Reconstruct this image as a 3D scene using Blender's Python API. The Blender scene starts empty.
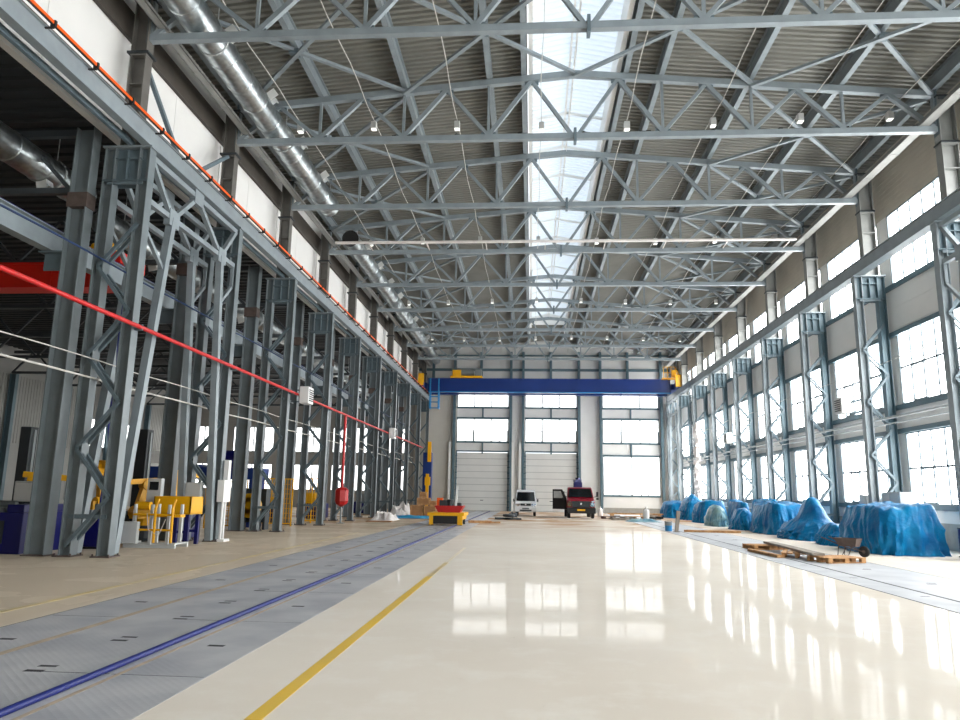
import bpy, math, random
from mathutils import Vector, Matrix, noise
random.seed(7)
S = bpy.context.scene
COL = S.collection
PI = math.pi
V = Vector
XC = 1.467            # hall centre line
Y0 = 17.35            # first frame line in view
BAY = 6.0
def FY(k): return Y0 + BAY * k
ORD = ['first', 'second', 'third', 'fourth', 'fifth', 'sixth', 'seventh', 'eighth', 'ninth', 'tenth', 'eleventh', 'twelfth', 'thirteenth', 'fourteenth']

# ------------------------------------------------------------------ materials
def lin(c):
    def f(u):
        u /= 255.0
        return u / 12.92 if u <= 0.04045 else ((u + 0.055) / 1.055) ** 2.4
    return (f(c[0]), f(c[1]), f(c[2]), 1.0)
def mat(name, rgb, rough=0.5, metal=0.0, var=0.0, vscale=3.0, bump=0.0, bscale=40.0, rgb2=None, emit=None, spec=None, rvar=0.0):
    m = bpy.data.materials.new(name); m.use_nodes = True
    nt = m.node_tree; N = nt.nodes; L = nt.links
    b = N['Principled BSDF']
    b.inputs['Base Color'].default_value = lin(rgb)
    b.inputs['Roughness'].default_value = rough
    b.inputs['Metallic'].default_value = metal
    if spec is not None: b.inputs['Specular IOR Level'].default_value = spec
    tc = N.new('ShaderNodeTexCoord')
    if var > 0 or rgb2:
        nz = N.new('ShaderNodeTexNoise'); nz.inputs['Scale'].default_value = vscale; nz.inputs['Detail'].default_value = 5
        L.new(tc.outputs['Object'], nz.inputs['Vector'])
        mx = N.new('ShaderNodeMix'); mx.data_type = 'RGBA'
        c = lin(rgb); c2 = lin(rgb2) if rgb2 else tuple(x * (1 - var) for x in c[:3]) + (1,)
        mx.inputs[6].default_value = c; mx.inputs[7].default_value = c2
        rp = N.new('ShaderNodeMapRange'); rp.inputs[1].default_value = 0.35; rp.inputs[2].default_value = 0.7
        L.new(nz.outputs['Fac'], rp.inputs[0]); L.new(rp.outputs[0], mx.inputs[0]); L.new(mx.outputs[2], b.inputs['Base Color'])
        if rvar:
            rr = N.new('ShaderNodeMapRange'); rr.inputs[3].default_value = rough; rr.inputs[4].default_value = rough + rvar
            L.new(nz.outputs['Fac'], rr.inputs[0]); L.new(rr.outputs[0], b.inputs['Roughness'])
    if bump > 0:
        n2 = N.new('ShaderNodeTexNoise'); n2.inputs['Scale'].default_value = bscale; n2.inputs['Detail'].default_value = 4
        L.new(tc.outputs['Object'], n2.inputs['Vector'])
        bp = N.new('ShaderNodeBump'); bp.inputs['Strength'].default_value = min(bump, .6); bp.inputs['Distance'].default_value = 0.05 if bump < .7 else .12
        L.new(n2.outputs['Fac'], bp.inputs['Height']); L.new(bp.outputs['Normal'], b.inputs['Normal'])
    if emit:
        b.inputs['Emission Color'].default_value = lin(emit[0]); b.inputs['Emission Strength'].default_value = emit[1]
    return m

STEEL = mat('painted_steel', (143, 153, 158), 0.38, 0.0, var=0.18, vscale=2.0)
COLST = mat('column_steel_paint', (120, 129, 133), 0.36, 0.0, var=0.2, vscale=2.0)
STEELD = mat('painted_steel_darker', (104, 120, 128), 0.45, 0.0, var=0.2, vscale=2.0)
TEAL = mat('painted_steel_teal', (92, 116, 126), 0.45, 0.0, var=0.15, vscale=2.0)
COLUP = mat('upper_column_grey', (142, 143, 140), 0.5, 0.0, var=0.2, vscale=2.0)
GALV = mat('galvanised_sheet', (205, 212, 214), 0.25, 1.0, var=0.35, vscale=5.0, bump=0.08, bscale=9, rvar=0.15)
GALVM = mat('galvanised_matt', (188, 192, 192), 0.5, 0.2, var=0.15)
DECK = mat('roof_deck_sheet', (136, 135, 128), 0.5, 0.2, var=0.15, vscale=0.7)
EAVE = mat('eave_beam_with_shadow', (74, 68, 62), 0.6, var=0.2)  # dark brown beam; colour also stands for shadow on the panel above
COLUPL = mat('upper_column_brown_grey', (104, 101, 96), 0.5, var=0.2)
DECKD = mat('shaded_bay_roof_deck', (46, 49, 52), 0.6, 0.1, var=0.2, vscale=0.7)  # darkened copy of the deck; the bay's dimness is in the colour
STEELK = mat('shaded_bay_steel', (70, 76, 80), 0.5, 0.1, var=0.2, vscale=1.5)  # truss steel darkened in colour to stand for the unlit bay
PANEL = mat('white_wall_panel', (232, 231, 228), 0.5, var=0.05, vscale=0.8)
PANELB = mat('beige_wall_panel', (206, 202, 192), 0.6, var=0.08, vscale=0.6)
PANELL = mat('shaded_bay_wall_sheet', (158, 158, 154), 0.6, var=0.1, vscale=0.6)  # white sheet greyed, the bay's lack of light painted in
PANELT = mat('top_wall_sheet', (198, 190, 176), 0.6, var=0.1, vscale=0.8)
CONC = mat('plinth_concrete', (170, 168, 160), 0.8, var=0.2, vscale=3)
SEAM = mat('door_panel_seam', (186, 187, 184), 0.6)
TRAYM = mat('cable_tray_zinc', (150, 150, 146), 0.55, 0.2, var=0.1)
LAMPG = mat('pendant_housing_grey', (206, 206, 203), 0.45)
DOORW = mat('sectional_door_panel', (226, 226, 222), 0.45, var=0.05, vscale=0.8)
WHITE = mat('white_paint', (238, 238, 235), 0.4)
FRAMEW = mat('window_frame_grey', (176, 184, 188), 0.45)
FRAMEE = mat('end_window_frame', (146, 156, 160), 0.5)
FRAMES = mat('side_window_frame', (120, 132, 138), 0.5)
ORANGE = mat('orange_busbar', (246, 96, 10), 0.35)
RED = mat('red_paint', (172, 16, 20), 0.4)
REDPIPE = mat('red_pipe_paint', (200, 30, 32), 0.35)
CRED = mat('red_crane_paint', (226, 36, 20), 0.4)
BLUEC = mat('blue_crane_paint', (10, 48, 120), 0.35, var=0.15, vscale=0.6)
BLUEL = mat('light_blue_paint', (30, 130, 190), 0.4)
BLUED = mat('deep_blue_paint', (6, 12, 92), 0.4, var=0.1)
YEL = mat('yellow_paint', (240, 176, 0), 0.4, var=0.08)
BLACK = mat('black_rubber', (18, 18, 20), 0.6)
DARK = mat('dark_machine_grey', (46, 52, 56), 0.5, var=0.15)
GREY = mat('cabinet_grey', (196, 200, 200), 0.45)
GREYM = mat('mid_grey_metal', (130, 136, 138), 0.45, 0.3)
WOOD = mat('raw_timber', (206, 160, 108), 0.75, rgb2=(160, 112, 70), vscale=6)
WOODB = mat('weathered_board', (150, 140, 128), 0.75, var=0.2, vscale=5)
CARD = mat('brown_cardboard', (176, 128, 84), 0.8, var=0.2, vscale=3)
PLASTIC = mat('white_sheeting', (232, 226, 222), 0.45, var=0.1, vscale=4, bump=0.3, bscale=8)
TARP = mat('blue_tarpaulin', (0, 130, 184), 0.42, rgb2=(0, 94, 152), vscale=1.6, bump=0.8, bscale=3.2, spec=0.25)
TARPG = mat('grey_green_sheet', (128, 160, 160), 0.35, rgb2=(70, 130, 160), vscale=2.5, bump=0.4, bscale=6)
SHEETC = mat('cyan_sheet', (20, 160, 214), 0.4, var=0.15, vscale=3)
CABLE = mat('cable_white', (200, 198, 192), 0.5)
CABLEK = mat('cable_black', (34, 32, 32), 0.6)
HOSEB = mat('blue_hose', (6, 26, 104), 0.5)
CABLEB = mat('dark_blue_cable', (22, 50, 92), 0.5)
RUST = mat('rusty_joint', (190, 172, 150), 0.8, var=0.25, vscale=4)
GROOVE = mat('dark_groove', (40, 42, 46), 0.7)
YLINE = mat('yellow_floor_paint', (245, 200, 50), 0.35, rgb2=(232, 196, 90), vscale=1.5)
YLINEG = mat('nearly_gone_floor_paint', (234, 220, 186), 0.4, rgb2=(226, 214, 196), vscale=2.5)
YLINEF = mat('worn_yellow_floor_paint', (226, 202, 140), 0.4, rgb2=(206, 188, 152), vscale=2.5)
GLASSD = mat('dark_vehicle_glass', (14, 20, 24), 0.08)
CARW = mat('white_car_paint', (236, 238, 240), 0.25)
CARR = mat('dark_red_car_paint', (128, 16, 36), 0.28)
CHROME = mat('chrome', (220, 222, 224), 0.12, 1.0)
LAMP = mat('lamp_housing_white', (238, 238, 236), 0.4)
LAMPE = mat('lamp_glow', (255, 255, 250), 0.4, emit=((255, 255, 248), 0.7))
RUSTY = mat('rusty_steel', (98, 84, 78), 0.8, var=0.3, vscale=6)

def pane_mat(name, st, tint=(251, 252, 251)):
    m = bpy.data.materials.new(name); m.use_nodes = True
    b = m.node_tree.nodes['Principled BSDF']
    b.inputs['Base Color'].default_value = lin((225, 230, 235)); b.inputs['Roughness'].default_value = 0.2
    b.inputs['Emission Color'].default_value = lin(tint); b.inputs['Emission Strength'].default_value = st
    return m
PANE = pane_mat('daylit_pane', 6.0)
PANEF = pane_mat('daylit_pane_front_wall', 0.4)  # dimmer panes for inferred windows behind the camera, out of view
PANEB = pane_mat('daylit_pane_end_wall', 2.2)

def skylight_mat():
    m = bpy.data.materials.new('translucent_skylight_sheet'); m.use_nodes = True
    nt = m.node_tree; N = nt.nodes; L = nt.links
    for n in list(N): N.remove(n)
    o = N.new('ShaderNodeOutputMaterial'); t = N.new('ShaderNodeBsdfTranslucent'); d = N.new('ShaderNodeBsdfDiffuse'); mx = N.new('ShaderNodeMixShader')
    t.inputs['Color'].default_value = (0.9, 0.94, 0.97, 1); d.inputs['Color'].default_value = (0.8, 0.82, 0.84, 1)
    mx.inputs[0].default_value = 0.72
    L.new(d.outputs[0], mx.inputs[1]); L.new(t.outputs[0], mx.inputs[2]); L.new(mx.outputs[0], o.inputs['Surface'])
    return m
SKYL = skylight_mat()

def floor_mat():
    m = bpy.data.materials.new('polished_beige_concrete'); m.use_nodes = True
    nt = m.node_tree; N = nt.nodes; L = nt.links; b = N['Principled BSDF']
    tc = N.new('ShaderNodeTexCoord')
    def nz(sc, det=6, rough=0.55):
        n = N.new('ShaderNodeTexNoise'); n.inputs['Scale'].default_value = sc; n.inputs['Detail'].default_value = det; n.inputs['Roughness'].default_value = rough
        L.new(tc.outputs['Object'], n.inputs['Vector']); return n
    def ramp(src, a, bb):
        r = N.new('ShaderNodeMapRange'); r.inputs[1].default_value = a; r.inputs[2].default_value = bb; L.new(src, r.inputs[0]); return r.outputs[0]
    def mix(fac, c1, c2):
        x = N.new('ShaderNodeMix'); x.data_type = 'RGBA'
        if fac is not None: L.new(fac, x.inputs[0])
        for s, c in ((6, c1), (7, c2)):
            if isinstance(c, tuple): x.inputs[s].default_value = c
            else: L.new(c, x.inputs[s])
        return x.outputs[2]
    c = mix(ramp(nz(0.22).outputs['Fac'], .35, .68), lin((236, 228, 216)), lin((225, 215, 201)))
    c = mix(ramp(nz(1.3, 8, .65).outputs['Fac'], .5, .75), c, lin((238, 232, 222)))
    sx = N.new('ShaderNodeSeparateXYZ'); L.new(tc.outputs['Object'], sx.inputs[0])
    # dusty tan screed along the left aisle and dust carried in by the doors
    def mul(a, b_):
        x = N.new('ShaderNodeMath'); x.operation = 'MULTIPLY'; L.new(a, x.inputs[0])
        if isinstance(b_, float): x.inputs[1].default_value = b_
        else: L.new(b_, x.inputs[1])
        return x.outputs[0]
    left = ramp(sx.outputs['X'], -5.2, -6.6)
    c = mix(mul(left, 0.8), c, lin((212, 194, 168)))
    d1 = ramp(sx.outputs['Y'], 30.0, 46.0)
    dn = nz(0.33, 7, .62)
    d2 = ramp(dn.outputs['Fac'], .40, .60)
    c = mix(mul(mul(d1, d2), 0.85), c, lin((178, 130, 82)))
    spots = ramp(nz(3.5, 6, .7).outputs['Fac'], .66, .78)
    c = mix(mul(spots, 0.35), c, lin((160, 146, 126)))
    N.remove(b)
    out = [n for n in N if n.type == 'OUTPUT_MATERIAL'][0]
    df = N.new('ShaderNodeBsdfDiffuse'); gl = N.new('ShaderNodeBsdfGlossy'); mx = N.new('ShaderNodeMixShader'); fr = N.new('ShaderNodeFresnel')
    fr.inputs['IOR'].default_value = 1.33
    L.new(c, df.inputs['Color']); gl.inputs['Color'].default_value = (1, 1, 1, 1)
    r = N.new('ShaderNodeMapRange'); r.inputs[1].default_value = .3; r.inputs[2].default_value = .7; r.inputs[3].default_value = .025; r.inputs[4].default_value = .075
    L.new(nz(0.6, 5).outputs['Fac'], r.inputs[0])
    rd = N.new('ShaderNodeMath'); rd.operation = 'ADD'; L.new(r.outputs[0], rd.inputs[0]); L.new(mul(left, 0.22), rd.inputs[1])
    L.new(rd.outputs[0], gl.inputs['Roughness'])
    bp = N.new('ShaderNodeBump'); bp.inputs['Strength'].default_value = 0.05; bp.inputs['Distance'].default_value = 0.02
    L.new(nz(1.1, 3).outputs['Fac'], bp.inputs['Height'])
    for n in (df, gl, fr): L.new(bp.outputs['Normal'], n.inputs['Normal'])
    mn = N.new('ShaderNodeMath'); mn.operation = 'MINIMUM'; mn.inputs[1].default_value = 0.095
    L.new(mul(mul(mul(fr.outputs[0], fr.outputs[0]), fr.outputs[0]), 1.5), mn.inputs[0]); L.new(mn.outputs[0], mx.inputs[0]); L.new(df.outputs[0], mx.inputs[1]); L.new(gl.outputs[0], mx.inputs[2]); L.new(mx.outputs[0], out.inputs['Surface'])
    return m
FLOOR = floor_mat()

def plate_mat(name, c1, c2, rough):
    m = bpy.data.materials.new(name); m.use_nodes = True
    nt = m.node_tree; N = nt.nodes; L = nt.links; b = N['Principled BSDF']
    tc = N.new('ShaderNodeTexCoord')
    n = N.new('ShaderNodeTexNoise'); n.inputs['Scale'].default_value = 1.2; n.inputs['Detail'].default_value = 7
    L.new(tc.outputs['Object'], n.inputs['Vector'])
    x = N.new('ShaderNodeMix'); x.data_type = 'RGBA'; x.inputs[6].default_value = lin(c1); x.inputs[7].default_value = lin(c2)
    r = N.new('ShaderNodeMapRange'); r.inputs[1].default_value = .38; r.inputs[2].default_value = .66
    L.new(n.outputs['Fac'], r.inputs[0]); L.new(r.outputs[0], x.inputs[0]); L.new(x.outputs[2], b.inputs['Base Color'])
    # raised lozenge tread pattern
    mp = N.new('ShaderNodeMapping'); mp.inputs['Rotation'].default_value = (0, 0, PI / 4); L.new(tc.outputs['Object'], mp.inputs['Vector'])
    ck = N.new('ShaderNodeTexVoronoi'); ck.inputs['Scale'].default_value = 16; ck.inputs['Randomness'].default_value = 0.0; L.new(mp.outputs[0], ck.inputs['Vector'])
    bp = N.new('ShaderNodeBump'); bp.inputs['Strength'].default_value = 0.14; bp.inputs['Distance'].default_value = 0.02
    L.new(ck.outputs['Distance'], bp.inputs['Height']); L.new(bp.outputs['Normal'], b.inputs['Normal'])
    b.inputs['Roughness'].default_value = rough; b.inputs['Metallic'].default_value = 0.05
    return m
PLATE = plate_mat('steel_tread_plate', (196, 196, 198), (170, 172, 178), 0.48)
PLATER = plate_mat('pale_tread_plate', (182, 184, 187), (164, 166, 171), 0.5)

# ------------------------------------------------------------------ mesh builder
class MB:
    def __init__(s): s.v = []; s.f = []; s.m = []; s.cur = 0
    def add(s, vs, fs):
        o = len(s.v); s.v += [V(p) for p in vs]
        for f in fs: s.f.append([o + i for i in f]); s.m.append(s.cur)
        return s
    def mm(s, x0, y0, z0, x1, y1, z1):
        return s.add([(x0,y0,z0),(x1,y0,z0),(x1,y1,z0),(x0,y1,z0),(x0,y0,z1),(x1,y0,z1),(x1,y1,z1),(x0,y1,z1)],
                     [(0,3,2,1),(4,5,6,7),(0,1,5,4),(1,2,6,5),(2,3,7,6),(3,0,4,7)])
    def box(s, c, d, rz=0.0, rx=0.0, ry=0.0):
        R = Matrix.Rotation(rz, 3, 'Z') @ Matrix.Rotation(ry, 3, 'Y') @ Matrix.Rotation(rx, 3, 'X')
        p = [R @ V((sx*d[0]/2, sy*d[1]/2, sz*d[2]/2)) + V(c) for sz in (-1,1) for sx, sy in ((-1,-1),(1,-1),(1,1),(-1,1))]
        return s.add(p, [(0,3,2,1),(4,5,6,7),(0,1,5,4),(1,2,6,5),(2,3,7,6),(3,0,4,7)])
    def prof(s, pts, p0, p1, up=(0,0,1)):
        """extrude a 2D outline (across, up) from p0 to p1"""
        p0 = V(p0); p1 = V(p1); d = (p1 - p0).normalized(); u = V(up)
        u = (u - d * u.dot(d))
        if u.length < 1e-4: u = V((1,0,0)) - d * d.x
        u.normalize(); a = d.cross(u)
        n = len(pts)
        vs = [p0 + a*x + u*y for x, y in pts] + [p1 + a*x + u*y for x, y in pts]
        fs = [[i, (i+1) % n, n + (i+1) % n, n + i] for i in range(n)]
        fs += [list(range(n))[::-1], list(range(n, 2*n))]
        return s.add(vs, fs)
    def bar(s, p0, p1, w, h=None, up=(0,0,1)):
        h = h or w
        return s.prof([(-w/2,-h/2),(w/2,-h/2),(w/2,h/2),(-w/2,h/2)], p0, p1, up)
    def ibeam(s, p0, p1, bf, h, up=(0,0,1), tf=0.02, tw=0.014):
        b = bf/2; H = h/2; t = tw/2
        return s.prof([(-b,-H),(b,-H),(b,-H+tf),(t,-H+tf),(t,H-tf),(b,H-tf),(b,H),(-b,H),(-b,H-tf),(-t,H-tf),(-t,-H+tf),(-b,-H+tf)], p0, p1, up)
    def angle(s, p0, p1, w, up=(0,0,1), t=0.012):
        return s.prof([(-w/2,-w/2),(w/2,-w/2),(w/2,-w/2+t),(-w/2+t,-w/2+t),(-w/2+t,w/2),(-w/2,w/2)], p0, p1, up)
    def tube(s, p0, p1, r, n=10, r1=None):
        p0 = V(p0); p1 = V(p1); d = (p1-p0).normalized(); u = V((0,0,1)) if abs(d.z) < .9 else V((1,0,0))
        u = (u - d*u.dot(d)).normalized(); a = d.cross(u); r1 = r if r1 is None else r1
        vs = [p0 + (a*math.cos(2*PI*i/n) + u*math.sin(2*PI*i/n))*r for i in range(n)] + [p1 + (a*math.cos(2*PI*i/n) + u*math.sin(2*PI*i/n))*r1 for i in range(n)]
        fs = [[i, (i+1) % n, n+(i+1) % n, n+i] for i in range(n)] + [list(range(n))[::-1], list(range(n, 2*n))]
        return s.add(vs, fs)
    def poly(s, pts, r, n=8):
        pts = [V(p) for p in pts]; rings = []
        for i, p in enumerate(pts):
            d = (pts[min(i+1, len(pts)-1)] - pts[max(i-1, 0)]).normalized()
            u = V((0,0,1)) if abs(d.z) < .95 else V((1,0,0))
            u = (u - d*u.dot(d)).normalized(); a = d.cross(u)
            rings.append([p + (a*math.cos(2*PI*k/n) + u*math.sin(2*PI*k/n))*r for k in range(n)])
        vs = [q for rg in rings for q in rg]; fs = []
        for i in range(len(rings)-1):
            for k in range(n): fs.append([i*n+k, i*n+(k+1) % n, (i+1)*n+(k+1) % n, (i+1)*n+k])
        fs += [list(range(n))[::-1], [(len(rings)-1)*n + k for k in range(n)]]
        return s.add(vs, fs)
    def lathe(s, pts, c, axis='Z', n=20):
        vs = []; fs = []
        for r, h in pts:
            for i in range(n):
                x, y = r*math.cos(2*PI*i/n), r*math.sin(2*PI*i/n)
                vs.append(V(c) + (V((x,y,h)) if axis == 'Z' else V((h,x,y)) if axis == 'X' else V((x,h,y))))
        for j in range(len(pts)-1):
            for i in range(n): fs.append([j*n+i, j*n+(i+1) % n, (j+1)*n+(i+1) % n, (j+1)*n+i])
        fs += [list(range(n))[::-1], [(len(pts)-1)*n + i for i in range(n)]]
        return s.add(vs, fs)

def build(name, mb, mats, parent=None, org=(0,0,0), smooth=False, bevel=0.0, label=None):
    me = bpy.data.meshes.new(name)
    o_ = V(org)
    me.from_pydata([tuple(p - o_) for p in mb.v], [], mb.f)
    for m in (mats if isinstance(mats, (list, tuple)) else [mats]): me.materials.append(m)
    me.polygons.foreach_set('material_index', mb.m)
    import bmesh
    bm = bmesh.new(); bm.from_mesh(me); bmesh.ops.recalc_face_normals(bm, faces=bm.faces); bm.to_mesh(me); bm.free()
    if smooth: me.polygons.foreach_set('use_smooth', [True]*len(me.polygons))
    me.update()
    o = bpy.data.objects.new(name, me); COL.objects.link(o)
    if parent is not None: o.parent = parent
    else: o.location = o_
    if bevel:
        b = o.modifiers.new('bevel', 'BEVEL'); b.width = bevel; b.segments = 2; b.limit_method = 'ANGLE'
    if smooth:
        try:
            sm = o.modifiers.new('wn', 'EDGE_SPLIT'); sm.split_angle = math.radians(38)
        except Exception: pass
    if label: o['label'] = label
    return o

class Thing:
    def __init__(s, name, label, cat, loc=(0,0,0), group=None):
        s.o = bpy.data.objects.new(name, None); COL.objects.link(s.o)
        s.o.empty_display_size = 0.2
        s.o.location = loc; s.loc = V(loc); s.o['label'] = label; s.o['category'] = cat
        if group: s.o['group'] = group
    def part(s, name, mb, m, **k): return build(name, mb, m, parent=s.o, org=s.loc, **k)
    def sub(s, parent, name, mb, m, **k): return build(name, mb, m, parent=parent, org=s.loc, **k)
def dup(root, loc, label, rz=None):
    r = root.copy(); COL.objects.link(r); r.location = loc; r['label'] = label
    if rz is not None: r.rotation_euler = (0, 0, rz)
    for ch in list(root.children):
        c = ch.copy(); COL.objects.link(c); c.parent = r
        for g in ch.children:
            d = g.copy(); COL.objects.link(d); d.parent = c
    return r
def single(name, mb, m, label, cat, loc=(0,0,0), group=None, **k):
    o = build(name, mb, m, org=loc, **k); o['label'] = label; o['category'] = cat
    if group: o['group'] = group
    return o
def struct(name, mb, m, parent=None, org=(0,0,0), **k):
    o = build(name, mb, m, parent=parent, org=org, **k)
    if parent is None: o['kind'] = 'structure'
    return o

# ------------------------------------------------------------------ camera
cam_d = bpy.data.cameras.new('camera'); cam = bpy.data.objects.new('camera', cam_d); COL.objects.link(cam)
F, PT, YW, RL, HC = 723.4013, .1821, .0725, .0168, 1.6653
fwd = V((-math.sin(YW)*math.cos(PT), math.cos(YW)*math.cos(PT), math.sin(PT))); rt = V((math.cos(YW), math.sin(YW), 0)); upv = rt.cross(fwd)
a = rt*math.cos(RL) + upv*math.sin(RL); b_ = -rt*math.sin(RL) + upv*math.cos(RL)
M3 = Matrix((a, b_, -fwd)).transposed()
cam.matrix_world = Matrix.Translation((0, 0, HC)) @ M3.to_4x4()
cam_d.sensor_width = 36.0; cam_d.sensor_fit = 'HORIZONTAL'; cam_d.lens = 36.0*F/960.0; cam_d.clip_end = 300
S.camera = cam

# ------------------------------------------------------------------ setting: floor
YB = FY(9); YN = FY(-5)                                    # end wall, wall behind the camera
XW = 14.35; XL = -36.3
m = MB(); m.mm(XL-.3, YN-.3, -0.3, XW+.3, YB+.3, 0); struct('floor', m, FLOOR)
# tread-plate strip over the left service trench, with its lifting slots and joints
m = MB(); m.mm(-6.3, YN+.2, -.01, -2.9, 70.5, .002)
m.cur = 1
for i in range(-7, 22):
    y = 8.02 + 2.79*i
    if y < 0 or y > 70: continue
    m.mm(-3.47, y-.05, .0015, -3.29, y+.03, .0031); m.mm(-5.84, y-.05, .0015, -5.66, y+.03, .0031)
for i in range(-5, 46):
    y = 8.13 + 1.40*i
    if y < 0 or y > 70: continue
    m.mm(-4.62, y-.04, .0015, -4.44, y+.03, .0031); m.mm(-4.61, y+.15, .0015, -4.43, y+.21, .0031)
for i in range(-2, 24):
    y = 6.70 + 2.79*i
    if y > 70: continue
    m.mm(-4.6, y, .0015, -3.8, y+.012, .0031); m.mm(-3.78, y, .0015, -2.92, y+.008, .0031); m.mm(-6.25, y+.03, .0015, -5.3, y+.04, .0031)
m.mm(-6.3, YN+.2, .0015, -6.285, 70.5, .0031)
m.cur = 2; m.mm(-5.36, YN+.2, .0015, -5.26, 70.5, .0033)
m.cur = 3; m.mm(-3.74, YN+.2, .0015, -3.69, 70.5, .0033)
struct('trim_1', m, [PLATE, GROOVE, RUST, RUST])
# pale plate strip along the right side with two rail grooves
m = MB(); m.mm(6.44, YN+.2, -.01, 9.1, 66, .002)
m.cur = 1
m.mm(6.44, YN+.2, .0015, 6.475, 66, .0031); m.mm(7.16, YN+.2, .0015, 7.23, 66, .0031); m.mm(9.08, YN+.2, .0015, 9.1, 66, .0031)
for i in range(16):
    y = 10.9 + 2.9*i
    m.mm(6.86, y, .0015, 7.02, y+.05, .0031); m.mm(8.0, y+2.0, .0015, 8.2, y+2.06, .0031); m.mm(8.1, y-.7, .0015, 8.28, y-.64, .0031)
struct('trim_2', m, [PLATER, GROOVE])
m = MB(); m.mm(-2.10, YN+.2, -.005, -1.97, 15.0, .003); m.cur = 1; m.mm(-2.09, 15.0, -.005, -1.98, 18, .003); m.cur = 2; m.mm(-2.08, 18, -.005, -1.99, 23, .003); struct('trim_3', m, [YLINE, YLINEF, YLINEG])
m = MB(); m.mm(-7.12, YN+.2, -.005, -7.0, 30, .003); struct('trim_4', m, YLINEF)
m = MB(); m.tube((-3.84, -3, .035), (-3.84, 69, .035), .03, 10)
single('hose', m, HOSEB, 'long blue hose lying straight along the grey tread plates', 'hose', loc=(-3.84, 30, 0))

# ------------------------------------------------------------------ setting: right wall
bands = [(0, .9, CONC), (.9, 1.5, PANEL), (4.22, 5.3, PANEL), (8.2, 10.05, PANEL), (13.0, 15.6, PANELT)]
ROWS = [(1.5, 4.22), (5.3, 8.2), (10.05, 13.0)]
m = MB(); mats = [CONC, PANEL, PANELT]
for z0, z1, mt in bands:
    m.cur = mats.index(mt); m.mm(XW, YN, z0, XW+.25, YB, z1)
m.cur = 1
for k in range(-5, 10):
    for z0, z1 in ROWS: m.mm(XW, max(YN, FY(k)-.42), z0, XW+.25, min(YB, FY(k)+.42) if k > -5 else FY(-4)-.42, z1)
m.cur = 2
for j in range(1, 12):                                     # sheet joints on the upper wall
    m.mm(XW-.012, YN, 13.0+.21*j, XW, YB, 13.0+.21*j+.09)
m.cur = 1
for k in range(-5, 9):
    for z0, z1 in ((4.3, 5.25), (8.3, 10.0)):
        zm = (z0+z1)/2
        m.mm(XW-.01, FY(k)+.5, z0, XW, FY(k+1)-.5, zm-.012); m.mm(XW-.01, FY(k)+.5, zm+.012, XW, FY(k+1)-.5, z1)
struct('wall_right', m, mats)
m = MB()
for z in (1.42, 4.3, 5.22, 8.12, 10.0): m.mm(XW-.12, YN, z-.09, XW-.012, YB, z+.09)
struct('trim_5', m, TEAL)
wn = 0
def side_window(y0, y1, z0, z1, x, nx, sash):
    """frame, mullions and one emitting pane; the wall is at x and the room lies towards -x"""
    global wn
    wn += 1
    f = MB(); w = .06
    f.mm(x-.03, y0, z0, x+.12, y0+w, z1); f.mm(x-.03, y1-w, z0, x+.12, y1, z1); f.mm(x-.03, y0, z0, x+.12, y1, z0+w); f.mm(x-.03, y0, z1-w, x+.12, y1, z1)
    n = nx
    for i in range(1, n): yy = y0+(y1-y0)*i/n; f.mm(x, yy-.038, z0, x+.1, yy+.038, z1)
    zs = z0+(z1-z0)*sash
    f.mm(x, y0, zs-.035, x+.1, y1, zs+.035)
    if z1-z0 < 2.95 and sash < .6:
        for i in (1, n-2):
            ya = y0+(y1-y0)*i/n; yb = y0+(y1-y0)*(i+1)/n
            f.mm(x-.02, ya-.04, z0+.04, x+.1, ya+.04, zs); f.mm(x-.02, yb-.04, z0+.04, x+.1, yb+.04, zs); f.mm(x-.02, ya, z0+.04, x+.1, yb, z0+.11); f.mm(x-.02, ya, zs-.06, x+.1, yb, zs+.03)
    o = struct('window_%d' % wn, f, FRAMES)
    p = MB(); p.mm(x+.05, y0+.02, z0+.02, x+.07, y1-.02, z1-.02); build('pane', p, PANE, parent=o)
for k in range(-4, 9):
    for r, (z0, z1) in enumerate(ROWS):
        side_window(FY(k)+.42, FY(k+1)-.42, z0, z1, XW+.02, 6, (.5, .5, .68)[r])

# ------------------------------------------------------------------ setting: end wall with two sectional doors and three bays of glazing
m = MB(); mats = [PANELB, PANEL, CONC]
TB = .3
def wb(x0, x1, z0, z1, c): m.cur = c; m.mm(x0, YB, z0, x1, YB+TB, z1)
XR_ = XW+.25; XD = -11.6
bays = [(-7.35, -2.25, 0), (-.6, 4.45, 0), (6.95, 12.35, 1)]
edges = [XD] + [e for b in bays for e in b[:2]] + [XR_]
for i in range(0, len(edges), 2): wb(edges[i], edges[i+1], 0, 12.2, 0 if i == 0 else 1)
wb(XD, XR_, 12.2, 16.9, 1)
for x0, x1, w in bays:
    wb(x0, x1, 9.0, 10.0, 1); wb(x0, x1, 12.0, 12.2, 1); wb(x0, x1, 5.45 if w else 5.7, 6.6, 1)
    if w: wb(x0, x1, 0, .5, 2); wb(x0, x1, .5, 1.6, 1)
m.cur = 0
for z in (3.4, 6.2, 9.0): m.mm(XD, YB-.012, z, -7.6, YB, z+.03)
struct('wall_back', m, mats)
m = MB()                                                    # dark girts and mullions of the end wall
for x0, x1, w in bays:
    for z in (9.0, 10.0, 6.6, 12.0) + ((5.45, 1.6) if w else (5.72,)): m.mm(x0-.05, YB-.1, z-.07, x1+.05, YB-.005, z+.07)
    xm = (x0+x1)/2
    m.mm(xm-.08, YB-.1, 9.0, xm+.08, YB-.005, 10.0); m.mm(xm-.08, YB-.1, 5.5, xm+.08, YB-.005, 6.6)
m.mm(XD, YB-.14, 13.7, XR_-.3, YB-.005, 13.95); m.mm(XD, YB-.14, 15.2, XR_-.3, YB-.005, 15.35)
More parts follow.
